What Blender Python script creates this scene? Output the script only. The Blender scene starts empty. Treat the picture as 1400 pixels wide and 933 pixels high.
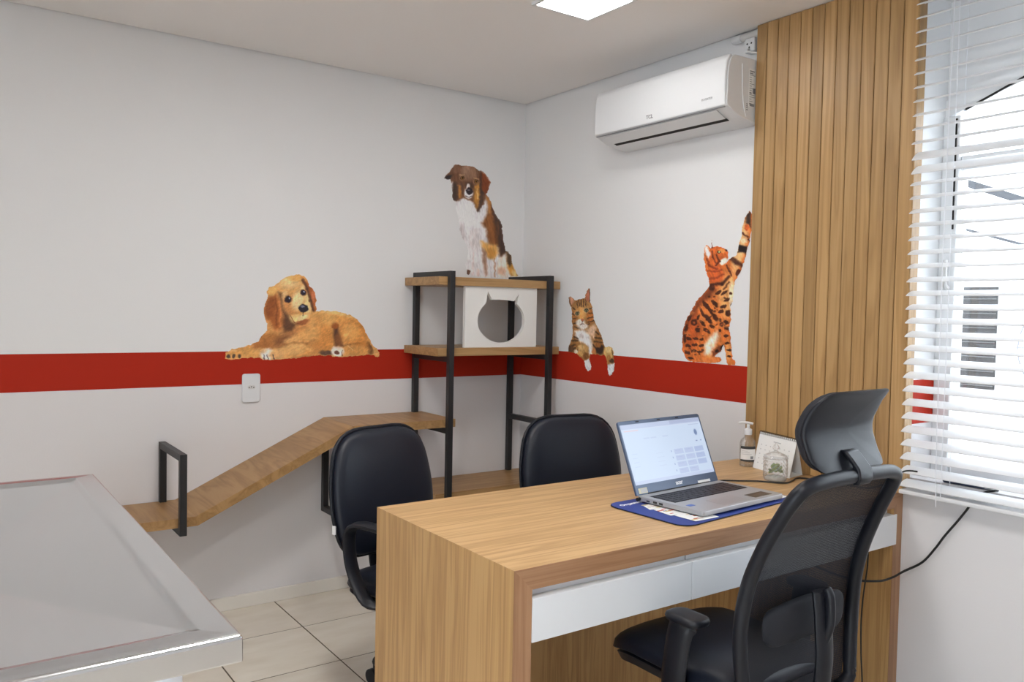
import bpy, bmesh, math, random
import numpy as np
from mathutils import Vector, Matrix
random.seed(7)
sc = bpy.context.scene
COL = sc.collection

# ------------------------------------------------------------------ camera
YAW, PITCH, ROLL = 0.6155, -0.0379, 0.0198
CAM = Vector((-2.5614, -3.5358, 1.3114))
fw = Vector((math.sin(YAW)*math.cos(PITCH), math.cos(YAW)*math.cos(PITCH), math.sin(PITCH)))
rt = Vector((math.cos(YAW), -math.sin(YAW), 0))
up = rt.cross(fw)
rt2 = rt*math.cos(ROLL) + up*math.sin(ROLL)
up2 = up*math.cos(ROLL) - rt*math.sin(ROLL)
cam_d = bpy.data.cameras.new('camera')
cam_d.sensor_fit = 'HORIZONTAL'; cam_d.sensor_width = 36.0
cam_d.lens = 1123.7/1400*36; cam_d.clip_start = 0.02
cam = bpy.data.objects.new('camera', cam_d); COL.objects.link(cam)
m = Matrix((rt2, up2, -fw)).transposed().to_4x4(); m.translation = CAM
cam.matrix_world = m
sc.camera = cam

# ------------------------------------------------------------------ world, exposure, window portals
w = bpy.data.worlds.new('sky'); sc.world = w; w.use_nodes = True
bg = w.node_tree.nodes['Background']
bg.inputs['Color'].default_value = (0.86, 0.93, 1.0, 1)
bg.inputs['Strength'].default_value = 4.5
sc.view_settings.view_transform = 'Standard'
sc.view_settings.look = 'None'
sc.view_settings.gamma = 1.0
sc.view_settings.use_curve_mapping = False
sc.view_settings.exposure = 0.92
sc.cycles.max_bounces = 10
sc.cycles.diffuse_bounces = 6
sc.cycles.transparent_max_bounces = 24
sc.cycles.sample_clamp_indirect = 8.0

RX0_ = -4.7
def portal(loc, rot, sx, sy):
    d = bpy.data.lights.new('daylight_portal', 'AREA'); d.shape = 'RECTANGLE'; d.size = sx; d.size_y = sy
    d.cycles.is_portal = True
    o = bpy.data.objects.new('daylight_portal', d); COL.objects.link(o)
    o.location = loc; o.rotation_euler = rot
portal((0.27, -3.215, 1.56), (0, math.pi/2, 0), 1.6, 2.25)          # window behind the blind
portal((RX0_-0.03, -3.85, 1.08), (0, -math.pi/2, 0), 2.2, 1.7)         # added unseen glazed door in the left wall, for side light

# ------------------------------------------------------------------ helpers
ORG = {}
def srgb(r, g, b):
    f = lambda c: (c/255/12.92 if c/255 <= 0.04045 else ((c/255+0.055)/1.055)**2.4)
    return (f(r), f(g), f(b), 1)

def tag(o, label=None, cat=None, group=None, kind=None):
    if label: o['label'] = label
    if cat: o['category'] = cat
    if group: o['group'] = group
    if kind: o['kind'] = kind
    return o

def thing(name, label, cat, loc=(0, 0, 0), rz=0, group=None):
    o = bpy.data.objects.new(name, None); COL.objects.link(o)
    o.location = loc; o.rotation_euler = (0, 0, rz); o.empty_display_size = 0.05
    ORG[o] = Vector(loc) if rz == 0 else None
    return tag(o, label, cat, group)

def obj(name, bm, mat, parent=None, bevel=0, smooth=None, seg=2, local=False):
    """Link a bmesh (or mesh) as ONE object. Coordinates are world coordinates unless local."""
    if isinstance(bm, bmesh.types.BMesh):
        me = bpy.data.meshes.new(name)
        bmesh.ops.recalc_face_normals(bm, faces=bm.faces)
        bm.to_mesh(me); bm.free()
    else:
        me = bm
    o = bpy.data.objects.new(name, me); COL.objects.link(o)
    if mat is not None:
        me.materials.clear(); me.materials.append(mat)
    if parent is not None:
        o.parent = parent
        ORG[o] = ORG.get(parent)
        if not local and ORG.get(parent) is not None and ORG[parent].length > 0:
            me.transform(Matrix.Translation(-ORG[parent]))
    else:
        ORG[o] = Vector((0, 0, 0))
    if bevel:
        b = o.modifiers.new('bevel', 'BEVEL'); b.width = bevel; b.segments = seg; b.limit_method = 'ANGLE'; b.angle_limit = 0.6
    if smooth is not None:
        for p in me.polygons: p.use_smooth = True
        me.set_sharp_from_angle(angle=math.radians(smooth))
    return o

def NB(): return bmesh.new()

def box(bm, x0, x1, y0, y1, z0, z1):
    v = [bm.verts.new((x, y, z)) for x in (x0, x1) for y in (y0, y1) for z in (z0, z1)]
    for f in ((0, 1, 3, 2), (4, 6, 7, 5), (0, 4, 5, 1), (2, 3, 7, 6), (0, 2, 6, 4), (1, 5, 7, 3)):
        bm.faces.new([v[i] for i in f])
    return bm

def prism(bm, pts, vec):
    """extrude a planar polygon of 3D points by a vector"""
    vec = Vector(vec)
    a = [bm.verts.new(p) for p in pts]; b = [bm.verts.new(Vector(p)+vec) for p in pts]
    bm.faces.new(a[::-1]); bm.faces.new(b)
    n = len(pts)
    for i in range(n): bm.faces.new((a[i], a[(i+1) % n], b[(i+1) % n], b[i]))
    return bm

def smooth_path(pts, n=6, closed=False):
    P = [Vector(p) for p in pts]; out = []; L = len(P)
    rng = range(L if closed else L-1)
    for i in rng:
        p0 = P[(i-1) % L] if closed or i > 0 else P[0]
        p1 = P[i]; p2 = P[(i+1) % L]
        p3 = P[(i+2) % L] if closed or i+2 < L else P[-1]
        for k in range(n):
            t = k/n
            out.append(0.5*((2*p1)+(p2-p0)*t+(2*p0-5*p1+4*p2-p3)*t*t+(3*p1-p0-3*p2+p3)*t**3))
    if not closed: out.append(P[-1])
    return out

def tube(bm, pts, r, seg=8, closed=False, flat=1.0, ref=None):
    """round (or flattened) tube along points; r number or list"""
    P = [Vector(p) for p in pts]; L = len(P); rings = []
    ref = Vector(ref) if ref else Vector((0.13, 0.21, 0.97))
    for i in range(L):
        a = P[(i-1) % L] if closed or i > 0 else P[i]
        b = P[(i+1) % L] if closed or i < L-1 else P[i]
        t = (b-a).normalized()
        s = t.cross(ref)
        if s.length < 1e-4: s = t.cross(Vector((1, 0, 0)))
        s.normalize(); u = s.cross(t)
        rr = r[i] if isinstance(r, (list, tuple)) else r
        rings.append([bm.verts.new(P[i]+s*rr*math.cos(2*math.pi*k/seg)+u*rr*flat*math.sin(2*math.pi*k/seg)) for k in range(seg)])
    for i in range(L if closed else L-1):
        A = rings[i]; B = rings[(i+1) % L]
        for k in range(seg): bm.faces.new((A[k], A[(k+1) % seg], B[(k+1) % seg], B[k]))
    if not closed:
        bm.faces.new(rings[0][::-1]); bm.faces.new(rings[-1])
    return bm

def lathe(bm, prof, c, seg=24, squash=None):
    rings = []
    for r, z in prof:
        rings.append([bm.verts.new((c[0]+r*math.cos(2*math.pi*k/seg), c[1]+r*math.sin(2*math.pi*k/seg), c[2]+z)) for k in range(seg)])
    for A, B in zip(rings, rings[1:]):
        for k in range(seg): bm.faces.new((A[k], A[(k+1) % seg], B[(k+1) % seg], B[k]))
    bm.faces.new(rings[0][::-1]); bm.faces.new(rings[-1])
    return bm

def cushion(bm, outline, tf, tb, fn, rings=8, p=2.6):
    """a padded cushion: closed outline (a,b); thickness tf/tb to either side; fn maps (a,b,c) to 3D"""
    n = len(outline); ca = sum(o[0] for o in outline)/n; cb = sum(o[1] for o in outline)/n
    def side(T, sign):
        R = []
        for k in range(1, rings+1):
            s = math.sin(math.pi/2*k/rings)
            d = T*max(0.0, 1-s**p)**(1/p)
            R.append([(ca+(a-ca)*s, cb+(b-cb)*s, sign*d) for a, b in outline])
        return R
    F = side(tf, 1); B = side(tb, -1)
    mk = lambda ring: [bm.verts.new(fn(*q)) for q in ring]
    F = [mk(r) for r in F]; Bv = [mk(r) for r in B[:-1]] + [F[-1]]
    cf = bm.verts.new(fn(ca, cb, tf)); cbv = bm.verts.new(fn(ca, cb, -tb))
    for R, c, fl in ((F, cf, False), (Bv, cbv, True)):
        for k in range(n):
            q = (c, R[0][k], R[0][(k+1) % n]); bm.faces.new(q[::-1] if fl else q)
        for i in range(len(R)-1):
            for k in range(n):
                q = (R[i][k], R[i+1][k], R[i+1][(k+1) % n], R[i][(k+1) % n]); bm.faces.new(q[::-1] if fl else q)
    return bm

def rounded(pts, r, n=6):
    """round the corners of a polygon of 2D points"""
    out = []; L = len(pts)
    for i in range(L):
        p = Vector(pts[i]); a = Vector(pts[i-1]); b = Vector(pts[(i+1) % L])
        rr = r[i] if isinstance(r, (list, tuple)) else r
        d1 = (a-p); d2 = (b-p); q = min(rr, d1.length*0.49, d2.length*0.49)
        s = p+d1.normalized()*q; e = p+d2.normalized()*q
        for k in range(n+1):
            t = k/n; out.append(tuple((1-t)**2*s+2*t*(1-t)*p+t*t*e))
    return out

def text_mesh(body, size, depth=0.0004, bold=False):
    c = bpy.data.curves.new('lettering', 'FONT'); c.body = body; c.size = size; c.extrude = depth
    c.align_x = 'CENTER'; c.align_y = 'CENTER'; c.resolution_u = 3
    if bold: c.offset = size*0.02
    o = bpy.data.objects.new('lettering', c); COL.objects.link(o)
    me = bpy.data.meshes.new_from_object(o.evaluated_get(bpy.context.evaluated_depsgraph_get()))
    bpy.data.objects.remove(o); bpy.data.curves.remove(c)
    return me

def lettering(name, body, size, mat, parent, origin, xdir, ydir, bold=False):
    me = text_mesh(body, size, bold=bold)
    x = Vector(xdir).normalized(); y = Vector(ydir).normalized(); z = x.cross(y)
    M = Matrix((x, y, z)).transposed().to_4x4(); M.translation = Vector(origin)
    me.transform(M)
    return obj(name, me, mat, parent)

# ------------------------------------------------------------------ materials
MATS = {}
def principled(name, col, rough=0.5, metal=0.0, spec=0.5, emit=None, estr=1.0, bump=None):
    mt = bpy.data.materials.new(name); mt.use_nodes = True
    nt = mt.node_tree; b = nt.nodes['Principled BSDF']
    b.inputs['Base Color'].default_value = col; b.inputs['Roughness'].default_value = rough
    b.inputs['Metallic'].default_value = metal; b.inputs['Specular IOR Level'].default_value = spec
    if emit:
        b.inputs['Emission Color'].default_value = emit; b.inputs['Emission Strength'].default_value = estr
    if bump:
        n = nt.nodes.new('ShaderNodeTexNoise'); n.inputs['Scale'].default_value = bump[0]; n.inputs['Detail'].default_value = 6
        tc = nt.nodes.new('ShaderNodeTexCoord'); nt.links.new(tc.outputs['Object'], n.inputs['Vector'])
        bp_ = nt.nodes.new('ShaderNodeBump'); bp_.inputs['Strength'].default_value = bump[1]; bp_.inputs['Distance'].default_value = bump[2]
        nt.links.new(n.outputs['Fac'], bp_.inputs['Height']); nt.links.new(bp_.outputs['Normal'], b.inputs['Normal'])
    MATS[name] = mt
    return mt

def ramp(nt, stops):
    r = nt.nodes.new('ShaderNodeValToRGB')
    while len(r.color_ramp.elements) < len(stops): r.color_ramp.elements.new(0.5)
    for e, (p, c) in zip(r.color_ramp.elements, stops): e.position = p; e.color = c
    return r

def wood(name, axis, stops, across=26.0, along=1.1, rough=0.42, seed=0.0, per_object=False):
    """laminate with straight to cathedral grain running along the given axis"""
    mt = bpy.data.materials.new(name); mt.use_nodes = True; nt = mt.node_tree; b = nt.nodes['Principled BSDF']
    tc = nt.nodes.new('ShaderNodeTexCoord')
    mp = nt.nodes.new('ShaderNodeMapping'); s = [across]*3; s['xyz'.index(axis)] = along
    mp.inputs['Scale'].default_value = s; mp.inputs['Location'].default_value = (seed, seed*1.7, seed*0.6)
    nt.links.new(tc.outputs['Object'], mp.inputs['Vector'])
    vec = mp.outputs['Vector']
    if per_object:
        oi = nt.nodes.new('ShaderNodeObjectInfo'); ml = nt.nodes.new('ShaderNodeVectorMath'); ml.operation = 'MULTIPLY_ADD'
        ml.inputs[1].default_value = (1, 1, 1)
        sc_ = nt.nodes.new('ShaderNodeMath'); sc_.operation = 'MULTIPLY'; sc_.inputs[1].default_value = 40
        nt.links.new(oi.outputs['Random'], sc_.inputs[0])
        nt.links.new(vec, ml.inputs[0]); nt.links.new(sc_.outputs[0], ml.inputs[2]); vec = ml.outputs[0]
    n1 = nt.nodes.new('ShaderNodeTexNoise'); n1.inputs['Scale'].default_value = 1.0; n1.inputs['Detail'].default_value = 3; n1.inputs['Distortion'].default_value = 0.9
    nt.links.new(vec, n1.inputs['Vector'])
    mp2 = nt.nodes.new('ShaderNodeMapping'); s2 = [across*7]*3; s2['xyz'.index(axis)] = along*2.5
    mp2.inputs['Scale'].default_value = s2; nt.links.new(tc.outputs['Object'], mp2.inputs['Vector'])
    n2 = nt.nodes.new('ShaderNodeTexNoise'); n2.inputs['Scale'].default_value = 1.0; n2.inputs['Detail'].default_value = 4
    nt.links.new(mp2.outputs['Vector'], n2.inputs['Vector'])
    # rings: several dark lines per noise contour
    k = nt.nodes.new('ShaderNodeMath'); k.operation = 'MULTIPLY'; k.inputs[1].default_value = 4.0
    nt.links.new(n1.outputs['Fac'], k.inputs[0])
    fr = nt.nodes.new('ShaderNodeMath'); fr.operation = 'PINGPONG'; fr.inputs[1].default_value = 0.5
    nt.links.new(k.outputs[0], fr.inputs[0])
    a = nt.nodes.new('ShaderNodeMath'); a.operation = 'MULTIPLY_ADD'; a.inputs[1].default_value = 0.55
    nt.links.new(n2.outputs['Fac'], a.inputs[0]); nt.links.new(fr.outputs[0], a.inputs[2])
    a2 = nt.nodes.new('ShaderNodeMath'); a2.operation = 'MULTIPLY_ADD'; a2.inputs[1].default_value = 0.5
    nt.links.new(n1.outputs['Fac'], a2.inputs[0]); nt.links.new(a.outputs[0], a2.inputs[2])
    r = ramp(nt, stops); nt.links.new(a2.outputs[0], r.inputs[0])
    out = r.outputs[0]
    if per_object:
        hs = nt.nodes.new('ShaderNodeHueSaturation'); mr = nt.nodes.new('ShaderNodeMapRange')
        mr.inputs['To Min'].default_value = 0.88; mr.inputs['To Max'].default_value = 1.1
        nt.links.new(oi.outputs['Random'], mr.inputs['Value']); nt.links.new(mr.outputs[0], hs.inputs['Value'])
        nt.links.new(out, hs.inputs['Color']); out = hs.outputs[0]
    nt.links.new(out, b.inputs['Base Color'])
    b.inputs['Roughness'].default_value = rough; b.inputs['Specular IOR Level'].default_value = 0.5
    bp_ = nt.nodes.new('ShaderNodeBump'); bp_.inputs['Strength'].default_value = 0.12; bp_.inputs['Distance'].default_value = 0.0006
    nt.links.new(n2.outputs['Fac'], bp_.inputs['Height']); nt.links.new(bp_.outputs['Normal'], b.inputs['Normal'])
    return mt

LIGHT_OAK = [(0.30, (0.318, 0.173, 0.070, 1)), (0.50, (0.445, 0.261, 0.112, 1)), (0.75, (0.530, 0.325, 0.145, 1)), (0.98, (0.594, 0.380, 0.178, 1))]
WALL_OAK = [(0.30, (0.257, 0.135, 0.050, 1)), (0.50, (0.351, 0.200, 0.077, 1)), (0.75, (0.418, 0.247, 0.098, 1)), (0.98, (0.465, 0.284, 0.120, 1))]
SHELF_OAK = [(0.30, (0.220, 0.114, 0.043, 1)), (0.50, (0.320, 0.176, 0.068, 1)), (0.75, (0.390, 0.223, 0.089, 1)), (0.98, (0.440, 0.261, 0.111, 1))]
wood_x = wood('oak_laminate_lengthwise', 'x', LIGHT_OAK, seed=2)
SIDE_OAK = [(p, (c[0]*0.98, c[1]*0.94, c[2]*0.84, 1)) for p, c in LIGHT_OAK]  # same laminate; the sides' weaker sheen is put into the colour
wood_z = wood('oak_laminate_upright', 'z', SIDE_OAK, seed=5)
wood_slat = wood('oak_slat', 'z', WALL_OAK, across=18, along=0.9, seed=9, per_object=True)
wood_shelf = wood('oak_shelf', 'y', SHELF_OAK, across=13, along=1.3, seed=3)
wood_shelf_x = wood('oak_shelf_lengthwise', 'x', SHELF_OAK, across=24, along=1.4, seed=6)

def wall_paint():
    """white above, a red band, pale grey below: painted by height, with faint roller texture"""
    mt = bpy.data.materials.new('banded_wall_paint'); mt.use_nodes = True; nt = mt.node_tree; b = nt.nodes['Principled BSDF']
    tc = nt.nodes.new('ShaderNodeTexCoord'); sp = nt.nodes.new('ShaderNodeSeparateXYZ'); nt.links.new(tc.outputs['Object'], sp.inputs[0])
    def gt(v):
        g = nt.nodes.new('ShaderNodeMath'); g.operation = 'GREATER_THAN'; g.inputs[1].default_value = v
        nt.links.new(sp.outputs['Z'], g.inputs[0]); return g.outputs[0]
    def mix(f, A, B):
        mx = nt.nodes.new('ShaderNodeMix'); mx.data_type = 'RGBA'
        nt.links.new(f, mx.inputs['Factor'])
        for s, v in ((6, A), (7, B)):
            if isinstance(v, tuple): mx.inputs[s].default_value = v
            else: nt.links.new(v, mx.inputs[s])
        return mx.outputs[2]
    c = mix(gt(0.969), (0.75, 0.73, 0.735, 1), (0.42, 0.024, 0.009, 1))
    c = mix(gt(1.1114), c, (0.80, 0.80, 0.805, 1))
    nt.links.new(c, b.inputs['Base Color'])
    b.inputs['Roughness'].default_value = 0.6; b.inputs['Specular IOR Level'].default_value = 0.15
    n = nt.nodes.new('ShaderNodeTexNoise'); n.inputs['Scale'].default_value = 180; nt.links.new(tc.outputs['Object'], n.inputs['Vector'])
    n3 = nt.nodes.new('ShaderNodeTexNoise'); n3.inputs['Scale'].default_value = 4; nt.links.new(tc.outputs['Object'], n3.inputs['Vector'])
    ad = nt.nodes.new('ShaderNodeMath'); ad.operation = 'MULTIPLY_ADD'; ad.inputs[1].default_value = 3
    nt.links.new(n3.outputs['Fac'], ad.inputs[0]); nt.links.new(n.outputs['Fac'], ad.inputs[2])
    bp_ = nt.nodes.new('ShaderNodeBump'); bp_.inputs['Strength'].default_value = 0.15; bp_.inputs['Distance'].default_value = 0.0012
    nt.links.new(ad.outputs[0], bp_.inputs['Height']); nt.links.new(bp_.outputs['Normal'], b.inputs['Normal'])
    return mt
M_wall = wall_paint()
M_ceil = principled('ceiling_paint', (0.85, 0.83, 0.82, 1), 0.8, bump=(60, 0.1, 0.001))
M_trim = principled('cream_ceramic_skirting', (0.80, 0.765, 0.70, 1), 0.3)
M_dark = principled('dark_void', (0.02, 0.018, 0.016, 1), 0.9)
M_grout = principled('brown_grout', (0.10, 0.075, 0.045, 1), 0.9)
M_white = principled('white_lacquer', (0.76, 0.78, 0.81, 1), 0.35)
M_whitemat = principled('white_matte_board', (0.80, 0.79, 0.76, 1), 0.5)
M_plastic = principled('white_plastic', (0.74, 0.75, 0.765, 1), 0.28)
M_greyplastic = principled('pale_grey_plastic', (0.62, 0.61, 0.60, 1), 0.35)
M_blackmetal = principled('black_powder_coat', (0.018, 0.018, 0.02, 1), 0.45, bump=(500, 0.15, 0.0003))
M_leather = principled('black_leatherette', (0.0065, 0.009, 0.018, 1), 0.42, spec=0.4, bump=(420, 0.2, 0.0004))
M_blackplastic = principled('black_plastic', (0.009, 0.010, 0.015, 1), 0.40, spec=0.32, bump=(600, 0.1, 0.0003))
M_blackfabric = principled('black_fabric', (0.011, 0.012, 0.018, 1), 0.8, bump=(900, 0.4, 0.0008))
M_cable = principled('black_cable', (0.012, 0.012, 0.012, 1), 0.5)
M_pvc = principled('white_window_frame', (0.80, 0.81, 0.82, 1), 0.3)
M_text_grey = principled('grey_print', (0.25, 0.25, 0.26, 1), 0.5)
M_text_pale = principled('pale_grey_print', (0.50, 0.50, 0.51, 1), 0.5)
M_text_black = principled('black_print', (0.03, 0.03, 0.03, 1), 0.5)
M_text_white = principled('white_print', (0.85, 0.86, 0.9, 1), 0.4)
M_paper = principled('white_paper', (0.84, 0.84, 0.83, 1), 0.6)

def tile_mat():
    mt = principled('beige_ceramic_tile', (0.66, 0.59, 0.48, 1), 0.22); nt = mt.node_tree; b = nt.nodes['Principled BSDF']
    tc = nt.nodes.new('ShaderNodeTexCoord'); oi = nt.nodes.new('ShaderNodeObjectInfo')
    mp = nt.nodes.new('ShaderNodeMapping'); mp.inputs['Scale'].default_value = (3, 9, 3)
    nt.links.new(tc.outputs['Object'], mp.inputs[0]); nt.links.new(oi.outputs['Location'], mp.inputs['Location'])
    n = nt.nodes.new('ShaderNodeTexNoise'); n.inputs['Scale'].default_value = 1.4; n.inputs['Detail'].default_value = 5
    nt.links.new(mp.outputs[0], n.inputs['Vector'])
    r = ramp(nt, [(0.3, (0.73, 0.66, 0.555, 1)), (0.7, (0.82, 0.765, 0.67, 1))]); nt.links.new(n.outputs['Fac'], r.inputs[0])
    nt.links.new(r.outputs[0], b.inputs['Base Color'])
    return mt
M_tile = tile_mat()

def steel_mat():
    mt = principled('brushed_stainless_steel', (0.66, 0.66, 0.67, 1), 0.26, 1.0); nt = mt.node_tree; b = nt.nodes['Principled BSDF']
    tc = nt.nodes.new('ShaderNodeTexCoord'); n = nt.nodes.new('ShaderNodeTexNoise'); n.inputs['Scale'].default_value = 5; n.inputs['Detail'].default_value = 5
    nt.links.new(tc.outputs['Object'], n.inputs['Vector'])
    mr = nt.nodes.new('ShaderNodeMapRange'); mr.inputs['To Min'].default_value = 0.15; mr.inputs['To Max'].default_value = 0.19
    nt.links.new(n.outputs['Fac'], mr.inputs['Value']); nt.links.new(mr.outputs[0], b.inputs['Roughness'])
    return mt
M_steel = steel_mat()

def glass_mat(name, tint=(1, 1, 1, 1), gloss=0.10, rough=0.02, edge=0.75, haze=0.0):
    mt = bpy.data.materials.new(name); mt.use_nodes = True; nt = mt.node_tree; nt.nodes.clear()
    o = nt.nodes.new('ShaderNodeOutputMaterial'); mx = nt.nodes.new('ShaderNodeMixShader')
    t = nt.nodes.new('ShaderNodeBsdfTransparent'); t.inputs[0].default_value = tint
    g = nt.nodes.new('ShaderNodeBsdfGlossy'); g.inputs['Roughness'].default_value = rough
    fz = nt.nodes.new('ShaderNodeLayerWeight'); fz.inputs['Blend'].default_value = 0.25
    mr = nt.nodes.new('ShaderNodeMapRange'); mr.inputs['To Min'].default_value = gloss; mr.inputs['To Max'].default_value = edge
    nt.links.new(fz.outputs['Fresnel'], mr.inputs['Value']); nt.links.new(mr.outputs[0], mx.inputs[0])
    nt.links.new(t.outputs[0], mx.inputs[1]); nt.links.new(g.outputs[0], mx.inputs[2]); nt.links.new(mx.outputs[0], o.inputs[0])
    if haze:   # fine cuts and ripples scatter a little light
        df = nt.nodes.new('ShaderNodeBsdfDiffuse'); df.inputs[0].default_value = (0.95, 0.95, 0.95, 1); m2 = nt.nodes.new('ShaderNodeMixShader'); m2.inputs[0].default_value = haze
        nt.links.new(mx.outputs[0], m2.inputs[1]); nt.links.new(df.outputs[0], m2.inputs[2]); nt.links.new(m2.outputs[0], o.inputs[0])
    return mt
M_pane = glass_mat('window_glass', (0.97, 0.985, 0.99, 1), 0.03, 0.01)
M_jar = glass_mat('cut_glass', (0.99, 0.99, 0.99, 1), 0.12, 0.08, 0.6, 0.13)
M_bottle = glass_mat('clear_bottle', (0.985, 0.985, 0.98, 1), 0.04, 0.04, 0.4, 0.06)

def mesh_fabric():
    mt = bpy.data.materials.new('open_mesh_fabric'); mt.use_nodes = True; nt = mt.node_tree; b = nt.nodes['Principled BSDF']
    b.inputs['Base Color'].default_value = (0.008, 0.010, 0.018, 1); b.inputs['Roughness'].default_value = 0.6
    tc = nt.nodes.new('ShaderNodeTexCoord'); sp = nt.nodes.new('ShaderNodeSeparateXYZ'); nt.links.new(tc.outputs['Object'], sp.inputs[0])
    def wave(sock, f):
        a = nt.nodes.new('ShaderNodeMath'); a.operation = 'MULTIPLY'; a.inputs[1].default_value = f; nt.links.new(sock, a.inputs[0])
        s = nt.nodes.new('ShaderNodeMath'); s.operation = 'SINE'; nt.links.new(a.outputs[0], s.inputs[0]); return s.outputs[0]
    p = nt.nodes.new('ShaderNodeMath'); p.operation = 'MULTIPLY'
    ad = nt.nodes.new('ShaderNodeMath'); ad.operation = 'ADD'; nt.links.new(sp.outputs['X'], ad.inputs[0]); nt.links.new(sp.outputs['Z'], ad.inputs[1])
    sb = nt.nodes.new('ShaderNodeMath'); sb.operation = 'SUBTRACT'; nt.links.new(sp.outputs['X'], sb.inputs[0]); nt.links.new(sp.outputs['Z'], sb.inputs[1])
    nt.links.new(wave(ad.outputs[0], 1100), p.inputs[0]); nt.links.new(wave(sb.outputs[0], 1100), p.inputs[1])
    g = nt.nodes.new('ShaderNodeMath'); g.operation = 'GREATER_THAN'; g.inputs[1].default_value = 0.82; nt.links.new(p.outputs[0], g.inputs[0])
    iv = nt.nodes.new('ShaderNodeMath'); iv.operation = 'SUBTRACT'; iv.inputs[0].default_value = 1; nt.links.new(g.outputs[0], iv.inputs[1])
    nt.links.new(iv.outputs[0], b.inputs['Alpha'])
    return mt
M_mesh = mesh_fabric()

def slat_mat():
    mt = principled('white_blind_slat', (0.80, 0.80, 0.81, 1), 0.35); nt = mt.node_tree; b = nt.nodes['Principled BSDF']
    out = nt.nodes['Material Output']; mx = nt.nodes.new('ShaderNodeMixShader'); mx.inputs[0].default_value = 0.06
    t = nt.nodes.new('ShaderNodeBsdfTranslucent'); t.inputs[0].default_value = (0.9, 0.9, 0.92, 1)
    nt.links.new(b.outputs[0], mx.inputs[1]); nt.links.new(t.outputs[0], mx.inputs[2]); nt.links.new(mx.outputs[0], out.inputs[0])
    return mt
M_slat = slat_mat()

def attr_mat(name, rough=0.5, emit=0.0, fur=None):
    mt = principled(name, (1, 1, 1, 1), rough, spec=0.3); nt = mt.node_tree; b = nt.nodes['Principled BSDF']
    a = nt.nodes.new('ShaderNodeAttribute'); a.attribute_name = 'print'; c = a.outputs['Color']
    if fur:
        tc = nt.nodes.new('ShaderNodeTexCoord'); mp = nt.nodes.new('ShaderNodeMapping'); mp.inputs['Scale'].default_value = fur
        nt.links.new(tc.outputs['Object'], mp.inputs[0]); n = nt.nodes.new('ShaderNodeTexNoise'); n.inputs['Scale'].default_value = 1; n.inputs['Detail'].default_value = 4
        n.inputs['Distortion'].default_value = 1.2
        nt.links.new(mp.outputs[0], n.inputs['Vector'])
        mr = nt.nodes.new('ShaderNodeMapRange'); mr.inputs['From Min'].default_value = 0.3; mr.inputs['From Max'].default_value = 0.7
        mr.inputs['To Min'].default_value = 0.93; mr.inputs['To Max'].default_value = 1.06; nt.links.new(n.outputs['Fac'], mr.inputs['Value'])
        ml = nt.nodes.new('ShaderNodeMix'); ml.data_type = 'RGBA'; ml.blend_type = 'MULTIPLY'; ml.inputs['Factor'].default_value = 1
        nt.links.new(c, ml.inputs[6]); nt.links.new(mr.outputs[0], ml.inputs[7]); c = ml.outputs[2]
    nt.links.new(c, b.inputs['Base Color'])
    if emit:
        b.inputs['Base Color'].default_value = (0.02, 0.02, 0.02, 1); nt.links.remove(b.inputs['Base Color'].links[0])
        nt.links.new(c, b.inputs['Emission Color']); b.inputs['Emission Strength'].default_value = emit
    return mt

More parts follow.
